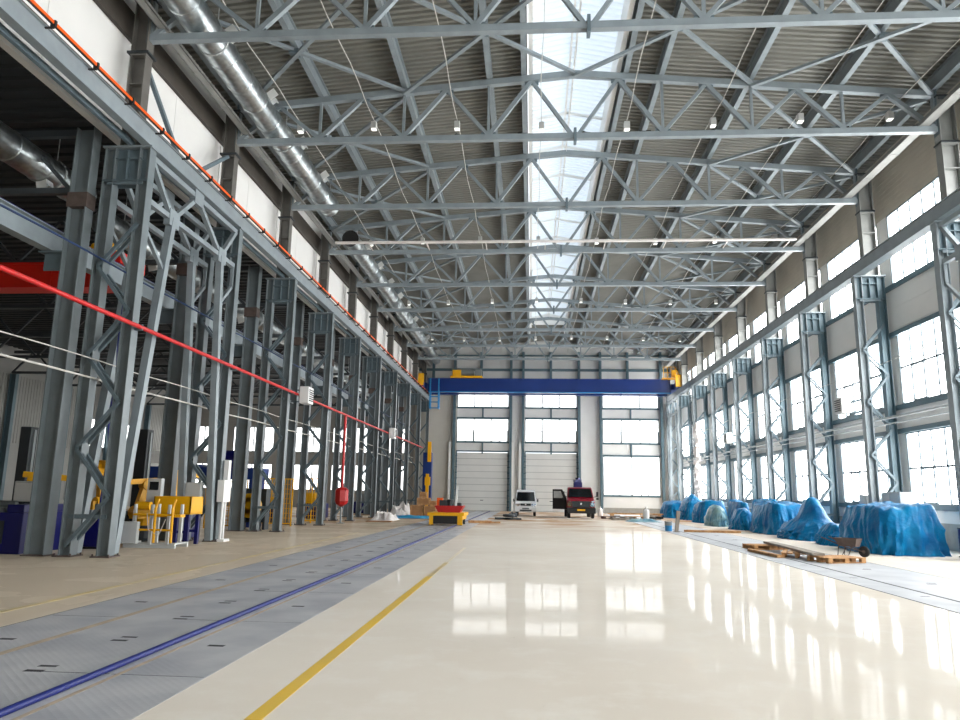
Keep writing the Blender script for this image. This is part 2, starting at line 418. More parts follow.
struct('trim_6', m, TEAL)
def end_window(x0, x1, z0, z1, n, sashes, pm=PANEB):
    global wn
    wn += 1
    f = MB(); y = YB-.02; w = .07
    f.mm(x0, y, z0, x0+w, y+.15, z1); f.mm(x1-w, y, z0, x1, y+.15, z1); f.mm(x0, y, z0, x1, y+.15, z0+w); f.mm(x0, y, z1-w, x1, y+.15, z1)
    for i in range(1, n): xx = x0+(x1-x0)*i/n; f.mm(xx-.06, y, z0, xx+.06, y+.13, z1)
    for s0, s1, zt in sashes:
        f.mm(s0-.05, y, z0, s0+.05, y+.13, zt); f.mm(s1-.05, y, z0, s1+.05, y+.13, zt); f.mm(s0, y, zt-.05, s1, y+.13, zt+.05)
    o = struct('window_%d' % wn, f, FRAMEE)
    p = MB(); p.mm(x0+.03, y+.06, z0+.03, x1-.03, y+.08, z1-.03); build('pane', p, pm, parent=o)
for x0, x1, w in bays:
    d = (x1-x0)/6
    end_window(x0, x1, 10.07, 11.93, 3, [])
    end_window(x0, x1, 6.67, 8.93, 3, [(x0+d*1.0, x0+d*1.9, 7.75), (x1-d*1.0, x1-.1, 7.75)])
    if w: end_window(x0, x1, 1.67, 5.38, 2, [(x0+d, x0+d*1.7, 2.7), (x1-2*d, x1-d*1.3, 2.7)])
for i, (x0, x1, w) in enumerate(bays[:2]):                  # sectional doors
    f = MB(); nsl = 9
    for j in range(nsl):
        z0 = 5.62*j/nsl; z1 = 5.62*(j+1)/nsl
        f.cur = 0; f.mm(x0+.05, YB+.02, z0+.03, x1-.05, YB+.10, z1-.03); f.cur = 1; f.mm(x0+.05, YB+.05, z0-.03*(j > 0), x1-.05, YB+.09, z0+.03)
    d = struct('door_%d' % (i+1), f, [DOORW, SEAM])
    f = MB()
    for s, xx in ((-1, x0), (1, x1)):
        f.mm(xx-.06, YB-.06, 0, xx+.06, YB+.12, 5.65)
        for j in range(10): f.mm(xx-.1, YB-.1, .3+.55*j, xx+.1, YB-.02, .38+.55*j)
    build('door_track', f, TEAL, parent=d)
    f = MB()
    for xx in ((x0-.62, x1+.45) if i == 0 else (x0-.5,)): f.ibeam((xx, YB-.3, 0), (xx, YB-.3, 6.6), .22, .3, up=(0,1,0))
    build('door_post', f, WHITE, parent=d)
    f = MB(); f.box(((x0+x1)/2, YB+.02, 1.0), (.3, .04, .06)); build('door_handle', f, DARK, parent=d)
m = MB()
for xx in (-7.62, -2.02, -.82, 4.66, 6.74, 12.6): m.ibeam((xx, YB-.25, 0), (xx, YB-.25, 15.6), .24, .42, up=(0,1,0))
struct('trim_7', m, TEAL)
m = MB()
for xx in (-9.8, -5, 1.9, 9.4): m.ibeam((xx, YB-.2, 12.2), (xx, YB-.2, 15.6), .25, .3, up=(0,1,0))
struct('trim_8', m, TEAL)

# ------------------------------------------------------------------ setting: left upper wall, neighbouring bay
XU = -11.3
m = MB(); m.mm(XU-.2, YN, 11.0, XU, YB, 16.3)
for k in range(-5, 9):
    m.mm(XU, FY(k)+.35, 11.1, XU+.03, FY(k)+3-.01, 13.9); m.mm(XU, FY(k)+3.01, 11.1, XU+.03, FY(k+1)-.35, 13.9)
struct('wall_left', m, PANEL)
m = MB(); m.mm(XU+.02, YN, 13.95, XU+.14, YB-.4, 14.75); struct('trim_9', m, EAVE)
# outer wall of the neighbouring bay
m = MB(); m.mm(XL-.25, YN, 0, XL, YB, 11.4)
for j in range(int((YB-YN)/.3)): m.mm(XL, YN+.3*j, 4.6, XL+.03, YN+.3*j+.17, 9.3)
struct('wall_left_outer', m, PANELL)
for k in (7,):
    wn += 1
    f = MB(); x = XL+.02; y0, y1, z0, z1 = 56.6, 63.3, 4.9, 7.2
    for q in ((y0, y0+.07, z0, z1), (y1-.07, y1, z0, z1), (y0, y1, z0, z0+.07), (y0, y1, z1-.07, z1), ((y0+y1)/2-.03, (y0+y1)/2+.03, z0, z1)): f.mm(x, q[0], q[2], x+.12, q[1], q[3])
    o = struct('window_%d' % wn, f, FRAMEW)
    p = MB(); p.mm(x+.04, y0+.03, z0+.03, x+.06, y1-.03, z1-.03); build('pane', p, PANEB, parent=o)
# end wall of the neighbouring bay with two rows of glazing
m = MB()
for z0, z1 in ((0, 1.7), (4.2, 5.4), (7.9, 11.4)): m.mm(XL, YB, z0, XD, YB+TB, z1)
gx = [XL] ; nb = []
xx = XL+1.2
while xx < XD-3: nb.append((xx, min(xx+4.2, XD-.9))); xx += 5.1
for z0, z1 in ((1.7, 4.2), (5.4, 7.9)):
    prev = XL
    for x0, x1 in nb: m.mm(prev, YB, z0, x0, YB+TB, z1); prev = x1
    m.mm(prev, YB, z0, XD, YB+TB, z1)
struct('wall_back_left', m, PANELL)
for x0, x1 in nb:
    for z0, z1 in ((1.7, 4.2), (5.4, 7.9)): end_window(x0, x1, z0, z1, 4, [])
m = MB(); fb = [(-9.5, -3.5), (-1.5, 4.5), (6.5, 12.5)]; fe = [XL-.3] + [e for q in fb for e in q] + [XR_]
for i in range(0, len(fe), 2): m.mm(fe[i], YN-.3, 0, fe[i+1], YN, 16.9)
for x0, x1 in fb:
    for z0, z1 in ((0, 1.6), (5.45, 6.6), (9.0, 10.0), (13.0, 16.9)): m.mm(x0, YN-.3, z0, x1, YN, z1)
struct('wall_front', m, PANELB)
for x0, x1 in fb:
    for z0, z1 in ((1.6, 5.45), (6.6, 9.0), (10.0, 13.0)):
        wn += 1
        f = MB(); w = .07; y = YN-.14
        for q in ((x0, x0+w, z0, z1), (x1-w, x1, z0, z1), (x0, x1, z0, z0+w), (x0, x1, z1-w, z1), (x0+2-.03, x0+2.03, z0, z1), (x0+4-.03, x0+4.03, z0, z1)): f.mm(q[0], y, q[2], q[1], y+.14, q[3])
        o = struct('window_%d' % wn, f, FRAMEW)
        p = MB(); p.mm(x0+.03, y+.04, z0+.03, x1-.03, y+.06, z1-.03); build('pane', p, PANEF, parent=o)

# ------------------------------------------------------------------ roof deck, skylight
def ztop(dx): return 16.2 - .09*abs(dx)
def deck(m, xa, za, xb, zb, y0, y1, period=.25, hgt=.075, th=.01):
    """trapezoidal sheet whose ribs run along x; a closed strip"""
    ys = []; y = y0
    while y < y1:
        for fy, h in ((0, 0), (.4, 0), (.5, hgt), (.9, hgt)): ys.append((y+fy*period, h))
        y += period
    n = len(ys); vs = []; fs = []
    for h0 in (0, th):
        for x, z in ((xa, za), (xb, zb)):
            for y, h in ys: vs.append((x, y, z+h+h0))
    for i in range(n-1):
        fs.append((i, i+1, n+i+1, n+i)); fs.append((2*n+i, 3*n+i, 3*n+i+1, 2*n+i+1))
        fs.append((i, 2*n+i, 2*n+i+1, i+1)); fs.append((n+i, n+i+1, 3*n+i+1, 3*n+i))
    fs.append((0, n, 3*n, 2*n)); fs.append((n-1, 3*n-1, 4*n-1, 2*n-1))
    m.add(vs, fs)
ZD = .64
m = MB(); SKE = 63.5
deck(m, XU-.3, ztop(-12.9)+ZD, XC-1.66, ztop(1.66)+ZD, YN, YB)
deck(m, XC+1.66, ztop(1.66)+ZD, XW+.3, ztop(12.9)+ZD, YN, YB)
deck(m, XC-1.62, ztop(1.62)+ZD, XC, ztop(0)+ZD, SKE, YB); deck(m, XC, ztop(0)+ZD, XC+1.62, ztop(1.62)+ZD, SKE, YB)
struct('ceiling', m, DECK)
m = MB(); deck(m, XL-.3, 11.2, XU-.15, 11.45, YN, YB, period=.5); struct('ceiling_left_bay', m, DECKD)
zs = ztop(1.62)+ZD
m = MB(); deck(m, XC-1.6, zs+.62, XC, zs+.95, YN, SKE, period=.3, hgt=.05); deck(m, XC, zs+.95, XC+1.6, zs+.62, YN, SKE, period=.3, hgt=.05)
sk = struct('window_%d' % (wn+1), m, SKYL); wn += 1
m = MB()
for s in (-1, 1): m.mm(min(XC+s*1.46, XC+s*1.62), YN, zs-.34, max(XC+s*1.46, XC+s*1.62), SKE, zs+.66)
m.mm(XC-1.6, SKE-.05, zs-.08, XC+1.6, SKE, zs+1.0)
build('skylight_curb', m, WHITE, parent=sk)
m = MB()
for x in (-.09, .09): m.bar((XC+x, YN, zs+.82), (XC+x, SKE, zs+.82), .07, .14)
y = YN+2.0
while y < SKE:
    m.bar((XC-1.58, y, zs+.52), (XC, y, zs+.84), .07, .1); m.bar((XC, y, zs+.84), (XC+1.58, y, zs+.52), .07, .1); y += 3.0
build('skylight_bar', m, WHITE, parent=sk)

# ------------------------------------------------------------------ purlins
for i, dx in enumerate((-12, -9, -6, -3, -1.78, 1.78, 3, 6, 9, 12)):
    m = MB(); z = ztop(dx)+.11+.265; x = XC+dx
    m.ibeam((x, YN+.05, z), (x, YB-.02, z), .18, .52)
    where = ['against the left wall', 'second from the left wall', 'third from the left wall', 'fourth from the left wall, next to the skylight purlin', 'carrying the left edge of the skylight',
             'carrying the right edge of the skylight', 'fourth from the right wall, next to the skylight purlin', 'third from the right wall', 'second from the right wall', 'against the right wall'][i]
    single('roof_purlin', m, STEEL, 'long grey steel roof purlin ' + where, 'roof beam', loc=(x, 30, z), group='roof purlins')

# ------------------------------------------------------------------ roof trusses
def make_truss(y):
    t = Thing('roof_truss', '', 'roof truss', (XC, y, 13.84), 'roof trusses over the hall')
    zb = 13.84
    mb = MB(); mb.bar((XC-12.0, y, zb), (XC+12.0, y, zb), .2, .2); t.part('bottom_chord', mb, STEEL)
    mb = MB()
    for s in (-1, 1): mb.bar((XC, y, ztop(0)), (XC+s*12.0, y, ztop(12)), .2, .22)
    t.part('top_chord', mb, STEEL)
    def mem(name, x0, z0, x1, z1, w):
        mb = MB(); mb.bar((XC+x0, y, z0), (XC+x1, y, z1), w, w, up=(0,1,0)); t.part(name, mb, STEEL)
    for s in (-1, 1):
        for j in range(4):
            a0 = s*3.0*j; top = s*(3.0*j+1.5); b1 = s*3.0*(j+1)
            x0 = a0 + s*(.12 if j == 0 else 0)
            mem('diagonal', x0, zb+.08, top, ztop(top)-.09, .12)
            mem('diagonal', top, ztop(top)-.09, b1 - (s*.1 if j == 3 else 0), zb+.08, .14)
            if j < 3: mem('vertical_post', b1, zb+.08, b1, ztop(b1)-.09, .09)
    for s in (-1, 1):
        mb = MB(); mb.mm(XC+s*12.0-.02, y-.16, zb-.2, XC+s*12.0+.02, y+.16, ztop(12)+.12); t.part('end_plate', mb, STEELD)
        mb = MB(); xs = XC+s*11.98; mb.bar((xs, y, zb+.15), (xs, y, ztop(12)-.1), .16, .12); t.part('end_post', mb, STEEL)
    mb = MB()
    mb.mm(XC-.045, y-.16, zb-.24, XC+.045, y+.16, zb+.26)
    t.part('splice_plate', mb, STEELD)
    for j in range(-4, 5):
        x = XC+3.0*j
        if abs(j) not in (0, 4):
            mb = MB(); mb.mm(x-.26, y-.012, zb+.05, x+.26, y+.012, zb+.22); t.part('gusset_plate', mb, STEELD)
        if j < 4:
            mb = MB(); mb.mm(x+1.5-.24, y-.012, ztop(3*j+1.5)-.24, x+1.5+.24, y+.012, ztop(3*j+1.5)-.05); t.part('gusset_plate', mb, STEELD)
    return t.o
tr0 = make_truss(FY(0))
TL = 'grey steel roof truss spanning the hall, %s from the camera'
tr0['label'] = 'grey steel roof truss spanning the hall, nearest the camera at the top edge'
for k in range(1, 9):
    dup(tr0, (XC, FY(k), 13.84), TL % ORD[k] if k < 8 else 'grey steel roof truss spanning the hall, farthest one in front of the blue crane')
# crossed braces between the top chords
for b in range(0, 8):
    for q, (d0, d1) in enumerate(((-12, -6), (-6, 0), (0, 6), (6, 12))):
        if q in (1, 2) and b > 0: continue
        ya, yb = FY(b)+.12, FY(b+1)-.12
        t = Thing('roof_cross_brace', 'crossed steel roof braces, %s bay from the camera, %s' % (ORD[b], ('along the left wall', 'left of the skylight', 'right of the skylight', 'along the right wall')[q]),
                  'roof brace', (XC+(d0+d1)/2, (ya+yb)/2, 15.6), 'crossed braces under the roof')
        s = .12 if d0 < 0 else -.12
        i0, i1 = d0 + (.15 if d0 == -12 else 0), d1 - (.15 if d1 == 12 else 0)
        mb = MB(); mb.bar((XC+i0, ya, ztop(d0)-.02), (XC+i1, yb, ztop(d1)-.02), .13, .1); t.part('brace_bar', mb, STEEL)
        mb = MB(); mb.bar((XC+i1, ya, ztop(d1)-.13), (XC+i0, yb, ztop(d0)-.13), .13, .1); t.part('brace_bar', mb, STEEL)
        mb = MB(); mb.box((XC+(d0+d1)/2, (ya+yb)/2, (ztop(d0)+ztop(d1))/2-.075), (.3, .3, .13)); t.part('crossing_plate', mb, STEELD)
# dark cable bundle and pale pipe lying on two bottom chords
m = MB(); pts = [(XC-9.6+.55*i, FY(1)+.03*math.sin(i*1.7), 13.955+.018*math.sin(i*2.9)) for i in range(40)]; m.poly(pts, .035, 6)
for i in range(2, 39, 4): m.box((XC-9.6+.55*i, FY(1), 13.96), (.16, .14, .07), rz=i)
single('cable_bundle', m, CABLEK, 'ragged dark cable bundle lying on the bottom chord of the second truss', 'cable', loc=(XC, FY(1), 13.94))
m = MB(); yp = FY(3)-.95; m.tube((-9.95, yp, 14.03), (12.78, yp, 14.03), .075, 12)
for i in range(8):
    x = -8.2+2.95*i; m.bar((x, yp, 13.94), (x, FY(3)-.1, 13.90), .04, .03)
single('pipe', m, PLASTIC, 'pale pipe crossing the hall above the fourth truss bottom chord', 'pipe', loc=(XC, yp, 14.03))

# ------------------------------------------------------------------ suspended light cables and pendant lamps
WX = (-8.55, -5.8, -2.75, .3, 3.35, 6.4, 9.45, 12.5)
for i, x in enumerate(WX):
    m = MB(); pts = []
    for j in range(0, 49):
        y = 8+1.25*j; pts.append((x+.03*math.sin(j*1.3+i), y, 15.0+.10*math.sin(j*.52+i*1.1)-.02*math.cos(j*2.1)))
    m.poly(pts, .016, 5)
    single('lamp_cable', m, CABLE, 'thin slack pale cable carrying pendant lamps, %s of eight counted from the left wall' % ORD[i], 'cable', loc=(x, 30, 15), group='lamp cables under the roof')
lamp0 = None
for i, x in enumerate(WX):
    for r in range(4):
        y = 24.3+12.15*r
        j = (y-8)/1.25; zc = 15.0+.10*math.sin(j*.52+i*1.1)-.02*math.cos(j*2.1); xc = x+.03*math.sin(j*1.3+i)
        lab = 'white box pendant lamp, %s along the %s cable from the left wall' % (ORD[r], ORD[i])
        if lamp0 is None:
            t = Thing('pendant_lamp', lab, 'lamp', (xc, y, zc-.035), 'pendant lamps on the cables'); lamp0 = t.o
            mb = MB(); mb.mm(xc-.1, y-.11, zc-.34, xc+.1, y+.11, zc-.06); t.part('housing', mb, LAMPG, bevel=.015)
            mb = MB(); mb.mm(xc-.085, y-.095, zc-.36, xc+.085, y+.095, zc-.335); t.part('diffuser', mb, LAMPE)
            mb = MB(); mb.tube((xc, y, zc-.07), (xc, y, zc+.01), .02, 6); t.part('hook', mb, CABLEK)
        else: dup(lamp0, (xc, y, zc-.035), lab)

# ------------------------------------------------------------------ columns
def laced(t, xa, xb, y, z1, half, wa, m_front, m_rear, side):
    """two branches at xa (rear) and xb (front, hall side), zigzag lacing on both faces and a plated head"""
    for nm, x, mt in (('rear_branch', xa, m_rear), ('front_branch', xb, m_front)):
        mb = MB(); mb.ibeam((x, y, 0.02), (x, y, 10.55), wa, .30, up=(1,0,0), tf=.024, tw=.016); t.part(nm, mb, mt)
    for s in (-1, 1):
        yy = y+s*(wa/2-.03)
        mb = MB(); z = .25; i = 0
        x0, x1 = (xa, xb)
        while z+half < z1:
            p, q = ((x0, yy, z), (x1, yy, z+half)) if i % 2 == 0 else ((x1, yy, z), (x0, yy, z+half))
            mb.angle(p, q, .085, up=(0, 1, 0)); z += half; i += 1
        lo, hi = min(x0, x1), max(x0, x1)
        mb.mm(lo, yy-.02, .9, hi, yy+.02, 1.0); mb.mm(lo, yy-.02, z1-.08, hi, yy+.02, z1)
        t.part('lacing', mb, STEELD)
    lo, hi = min(xa, xb), max(xa, xb)
    mb = MB(); mb.mm(lo, y-.012, 9.65, hi, y+.012, 10.55); mb.mm(lo-.15, y-.15, 9.62, hi+.15, y+.15, 9.66); mb.mm(lo+.1, y-.14, 10.25, hi-.1, y+.14, 10.28)
    mb.mm((lo+hi)/2-.012, y-.14, 9.66, (lo+hi)/2+.012, y+.14, 10.5); t.part('head_plate', mb, TEAL if side > 0 else STEELD)
    mb = MB(); mb.mm(lo-.2, y-.19, 10.55, hi+.2, y+.19, 10.6); t.part('cap_plate', mb, STEEL)
    for x in (xa, xb):
        mb = MB(); mb.mm(x-.24, y-.24, 0, x+.24, y+.24, .03)
        for sx in (-1, 1):
            for sy in (-1, 1): mb.tube((x+sx*.2, y+sy*.2, .03), (x+sx*.2, y+sy*.2, .08), .02, 6)
        t.part('base_plate', mb, RUSTY)
    xu = (xa+xb)/2 if side < 0 else (xa+xb)/2+.12
    dp_, wd = (.44, .34) if side < 0 else (.54, .38)
    mb = MB(); mb.ibeam((xu, y, 10.6), (xu, y, 15.0), wd, dp_, up=(1,0,0), tf=.03, tw=.02)
    mb.mm(xu-dp_/2-.01, y-wd/2-.005, 13.25, xu+dp_/2+.01, y+wd/2+.005, 13.3); mb.mm(xu-dp_/2+.01, y-wd/2+.01, 12.4, xu+dp_/2-.01, y+wd/2-.01, 12.43)
    t.part('upper_shaft', mb, COLUPL if side < 0 else COLUP)
    mb = MB(); mb.mm(xu-.3, y-.23, 13.3, xu+.3, y+.23, 13.36); mb.mm(xu-.3, y-.23, 14.95, xu+.3, y+.23, 15.0); t.part('seat_plate', mb, DARK)
t = Thing('crane_column', 'laced grey steel crane column of the left row, nearest the camera', 'column', (-10.7, FY(0), 0), 'laced columns of the left row')
laced(t, -11.2, -10.25, FY(0), 9.6, 1.17, .3, COLST, COLST, -1); cl0 = t.o
for k in range(1, 9):
    dup(cl0, (-10.7, FY(k), 0), 'laced grey steel crane column of the left row, %s from the camera' % ORD[k])
dup(cl0, (-10.7, YB-.5, 0), 'laced grey steel crane column of the left row, against the end wall')
t = Thing('crane_column', 'laced blue-grey steel crane column of the right row, at the right edge of the photo', 'column', (13.6, FY(1), 0), 'laced columns of the right row')
laced(t, 14.05, 13.17, FY(1), 9.6, 1.04, .3, STEEL, TEAL, 1); cr0 = t.o
dup(cr0, (13.6, FY(0), 0), 'laced blue-grey steel crane column of the right row, closest to the camera, just out of frame')
for k in range(2, 9):
    dup(cr0, (13.6, FY(k), 0), 'laced blue-grey steel crane column of the right row, %s counted inward from the right edge' % (ORD[k-1]))
dup(cr0, (13.6, YB-.5, 0), 'laced blue-grey steel crane column of the right row, against the end wall')
# plain posts behind the left row, carrying the neighbouring bay
t = Thing('bay_post', 'wide plain grey steel post behind the nearest laced left column', 'column', (-11.95, FY(0), 0), 'plain posts behind the left row')
mb = MB(); mb.ibeam((-11.95, FY(0), .02), (-11.95, FY(0), 11.15), .34, .5, up=(1,0,0), tf=.03, tw=.018); t.part('shaft', mb, COLST)
mb = MB(); mb.mm(-12.25, FY(0)-.22, 0, -11.65, FY(0)+.22, .03); t.part('base_plate', mb, RUSTY)
mb = MB(); mb.mm(-12.75, FY(0)-.02, 7.2, -12.2, FY(0)+.02, 7.66); mb.mm(-12.85, FY(0)-.16, 7.66, -12.2, FY(0)+.16, 7.7); t.part('crane_bracket', mb, STEELD)
mb = MB(); mb.mm(-12.23, FY(0)-.19, 8.9, -11.68, FY(0)+.19, 9.3); t.part('joint_band', mb, RUSTY)
bp0 = t.o
for k in range(1, 9):
    dup(bp0, (-11.95, FY(k), 0), 'wide plain grey steel post behind the %s laced left column' % (ORD[k] if k < 8 else 'farthest'))

# ------------------------------------------------------------------ crane runway beams, rails and the orange conductor
def runway(x_face, x_out, label, side):
    t = Thing('runway_beam', label, 'beam', ((x_face+x_out)/2, 30, 10.6))
    lo, hi = min(x_face, x_out), max(x_face, x_out)
    mb = MB(); y0, y1 = FY(-2), YB-.3
    xw = x_face + side*.05; wi = .24 if side < 0 else .38; xi = x_face + side*wi
    f0, f1 = min(x_face, xi), max(x_face, xi)
    mb.mm(min(xw, xw+side*.02), y0, 10.63, max(xw, xw+side*.02), y1, 11.07)            # web
    mb.mm(f0, y0, 10.6, f1, y1, 10.63); mb.mm(f0, y0, 11.07, f1, y1, 11.1)             # flanges
    t.part('girder', mb, STEEL)
    mb = MB(); xr = (f0+f1)/2; mb.mm(xr-.04, y0, 11.1, xr+.04, y1, 11.2); t.part('rail', mb, RUSTY)
    if side < 0:
        mb = MB(); mb.mm(x_out, y0, 10.6, x_out+.1, y1, 10.75); t.part('brake_beam', mb, STEELD)
    return t, xr
tl, xrl = runway(-10.09, -10.7, 'grey crane runway beam on the left column row, under the orange conductor', -1)
tr, xrr = runway(13.02, 13.4, 'blue-grey crane runway beam along the right column row', 1)
t = Thing('conductor_rail', 'orange conductor rail running along the left runway beam', 'rail', (-9.92, 30, 11.1))
mb = MB(); mb.mm(-9.955, FY(-2), 11.08, -9.89, YB-.6, 11.15); t.part('busbar', mb, ORANGE)
mb = MB(); mb.mm(-9.945, FY(-2), 11.06, -9.905, YB-.6, 11.09); t.part('lower_conductor', mb, CABLEK)
nb_ = 0; y = FY(-1)
while y < YB-1 and nb_ < 44:
    mb = MB(); mb.mm(-10.1, y-.02, 11.0, -9.9, y+.02, 11.03); mb.mm(-9.975, y-.03, 11.03, -9.865, y+.03, 11.17)
    o = t.part('hanger_bracket', mb, CABLEK); nb_ += 1; y += 1.5
t = Thing('neighbour_runway_beam', 'grey crane runway beam of the darker left bay behind the posts', 'beam', (-12.6, 30, 7.7))
mb = MB(); mb.ibeam((-12.6, FY(-2), 8.0), (-12.6, YB-.2, 8.0), .3, .6); t.part('girder', mb, STEEL)
mb = MB(); mb.mm(-12.64, FY(-2), 8.3, -12.56, YB-.2, 8.38); t.part('rail', mb, BLUED)

# portal bracing below the runway beams in the first bay
def portal(x, yA, yB, label):
    t = Thing('portal_brace', label, 'bracing', (x, (yA+yB)/2, 0), 'portal braces of the first bay')
    def mem(nm, p, q, w=.13): mb = MB(); mb.bar((x,)+p, (x,)+q, w, w, up=(1,0,0)); t.part(nm, mb, STEEL)
    a, b = yA+.16, yB-.16
    t1 = 10.42; l = 9.2; yl, yr, ym = yA+1.55, yB-1.2, (yA+yB)/2-.1
    mem('top_bar', (a, t1), (b, t1), .15); mem('lower_bar', (a, l), (b, l), .15)
    for p, q in (((a, t1), (yl, l)), ((yl, l), (ym, t1)), ((ym, t1), (yr, l)), ((yr, l), (b, t1))): mem('diagonal', p, q)
    mem('leg', (yl, l), (yA+.3, .05), .2); mem('leg', (yr, l), (yB-.3, .05), .2)
    for yq, s, ye in ((a, 1, yl), (b, -1, yr)):
        y1 = yA+.3 if s > 0 else yB-.3
        f = (l-7.7)/(l-.05); yk = ye+(y1-ye)*f
        mem('strut', (yq, l), (yq, 8.4), .1); mem('strut', (yq, 8.45), (yk, 7.6), .1)
    for yy, zz in ((yl, l), (yr, l), (ym, t1)):
        mb = MB(); mb.mm(x-.09, yy-.28, zz-.24, x+.09, yy+.28, zz+.24); t.part('gusset_plate', mb, STEEL)
portal(-10.25, FY(0), FY(1), 'grey portal brace with splayed legs between the two nearest left columns, hall side')
portal(-11.2, FY(0), FY(1), 'grey portal brace between the two nearest left columns, rear side')
portal(13.17, FY(0), FY(1), 'blue-grey portal brace at the right edge of the photo')
portal(13.17, FY(8), YB-.5, 'blue-grey portal brace of the right row against the end wall')
# braces on the upper left wall of the first bay
for s, (ya, lab) in enumerate(((FY(0), 'grey inclined brace on the upper left wall leaning away from the nearest column'), (FY(1), 'grey inclined brace on the upper left wall leaning from the second column'))):
    m = MB(); yb = FY(0)+3.0+(-.12 if s == 0 else .12); yy = ya+(.24 if s == 0 else -.24)
    m.bar((-10.72, yy, 13.2), (-10.72, yb, 11.22), .11, .11); m.mm(-10.76, yb-.12, 11.1, -10.66, yb+.12, 11.3)
    single('wall_brace', m, STEELD, lab, 'brace', loc=(-10.72, yb, 11.1), group='braces on the upper left wall')

# ------------------------------------------------------------------ cable tray along the right eave, tray under left duct
def tray(x0, x1, z0, z1, y0, y1, label):
    m = MB(); m.mm(x0, y0, z0, x1, y1, z0+.02); m.mm(x0, y0, z0, x0+.02, y1, z1); m.mm(x1-.02, y0, z0, x1, y1, z1)
    y = y0
    while y < y1: m.mm(x0-.01, y, z0-.008, x1+.01, y+.06, z1+.01); y += 2.0
    return single('cable_tray', m, TRAYM, label, 'cable tray', loc=((x0+x1)/2, (y0+y1)/2, z0))
tray(12.86, 13.22, 13.96, 14.08, FY(-2), YB-.4, 'long pale cable tray under the right eave')
tray(-10.3, -10.05, 14.1, 14.2, FY(-2), YB-.4, 'long pale cable tray beside the ventilation duct on the left')

# ------------------------------------------------------------------ ducts
def duct(x, z, r, y0, y1, label, outs, d=(.8, 0, .6), collar=True):
    t = Thing('ventilation_duct', label, 'duct', (x, (y0+y1)/2, z-r))
    mb = MB(); pts = []
    y = y0
    while y < y1-.01:
        for fy, rr in ((0, r), (.94, r), (.955, r+.022), (.985, r+.022)):
            pts.append((rr, y+fy*min(1.25, y1-y)))
        y += 1.25
    pts.append((r, y1))
    mb.lathe([(rr, yy) for rr, yy in pts], (x, 0, z), axis='Y', n=28)
    t.part('duct_tube', mb, GALV, smooth=True)
    dv = V(d).normalized()
    for yy in outs:
        c = V((x, yy, z)) + dv*(r+.12)
        mb = MB(); side = V((0,1,0)); upd = dv.cross(side)
        def fr(w, c0, c1):
            p = [c0 + side*sx*w + upd*sz*w for sx, sz in ((-1,-1),(1,-1),(1,1),(-1,1))] + [c1 + side*sx*w + upd*sz*w for sx, sz in ((-1,-1),(1,-1),(1,1),(-1,1))]
            mb.add(p, [(0,3,2,1),(4,5,6,7),(0,1,5,4),(1,2,6,5),(2,3,7,6),(3,0,4,7)])
        fr(.13, c-dv*.2, c+dv*.02); fr(.17, c+dv*.02, c+dv*.06)
        o = t.part('air_outlet', mb, GALVM)
        mb = MB(); c2 = c+dv*.04; p = [c2 + side*(-.2+h) + dv*sx*.16 + upd*sz*.15 for h in (0, .025) for sx, sz in ((-1,-1),(1,-1),(1,1),(-1,1))]
        mb.add(p, [(0,3,2,1),(4,5,6,7),(0,1,5,4),(1,2,6,5),(2,3,7,6),(3,0,4,7)])
        t.sub(o, 'damper_plate', mb, WHITE)
    for q in range(int((y1-y0)/6)+1):
        yy = y0+1+6*q
        if yy > y1: break
        mb = MB(); mb.lathe([(r+.025, yy-.03), (r+.025, yy+.03)], (x, 0, z), axis='Y', n=24); mb.tube((x+.1, yy, z+r), (x+.1, yy, z+r+1.0), .015, 6); t.part('hanger', mb, GALVM)
    return t
duct(-9.25, 14.42, .45, FY(-2), 30.7, 'large galvanised round duct under the left eave, near length', [12.0, 15.4, 18.6, 22.0, 25.3, 28.3])
duct(-9.28, 14.38, .40, 34.75, 69.0, 'galvanised round duct under the left eave, far length with open dark end', [37+3.3*i for i in range(9)])
m = MB(); m.lathe([(.36, 34.72), (.425, 34.70), (.425, 34.78), (.36, 34.78)], (-9.28, 0, 14.38), axis='Y', n=24)  # black disc over the tube end, painted shade of the duct's inside
o = build('duct_mouth_shade', m, CABLEK, parent=[q for q in bpy.data.objects if q.name.startswith('ventilation_duct')][1], org=(-9.28, (34.75+69)/2, 13.98))
duct(-13.6, 10.35, .42, FY(-2), 19.8, 'galvanised round duct of the dark left bay, near length at the left edge', [14.5, 18.0], d=(.25, 0, -1))
duct(-13.6, 9.95, .40, 20.9, 60, 'galvanised round duct of the dark left bay, far length behind the columns', [24+4*i for i in range(8)], d=(.25, 0, -1))

# ------------------------------------------------------------------ neighbouring bay: roof trusses and red crane
def small_truss(y):
    t = Thing('bay_truss', '', 'roof truss', (-24, y, 9.35), 'roof trusses of the dark left bay')
    xa, xb, zb, zt = -36.1, -12.25, 9.4, 10.95
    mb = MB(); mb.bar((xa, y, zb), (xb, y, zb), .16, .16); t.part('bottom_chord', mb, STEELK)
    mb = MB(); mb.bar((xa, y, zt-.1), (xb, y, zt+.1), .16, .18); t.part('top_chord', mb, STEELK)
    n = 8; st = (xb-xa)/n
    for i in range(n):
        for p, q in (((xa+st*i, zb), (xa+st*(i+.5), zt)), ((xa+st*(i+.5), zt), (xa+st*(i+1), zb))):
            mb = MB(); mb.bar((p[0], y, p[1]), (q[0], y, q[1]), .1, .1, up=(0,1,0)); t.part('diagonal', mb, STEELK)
    return t.o
st0 = small_truss(FY(0)+0.0); st0['label'] = 'dim grey roof truss of the left bay, nearest the camera'
for k in range(1, 9): dup(st0, (-24, FY(k), 9.35), 'dim grey roof truss of the left bay, %s from the camera' % ORD[k])
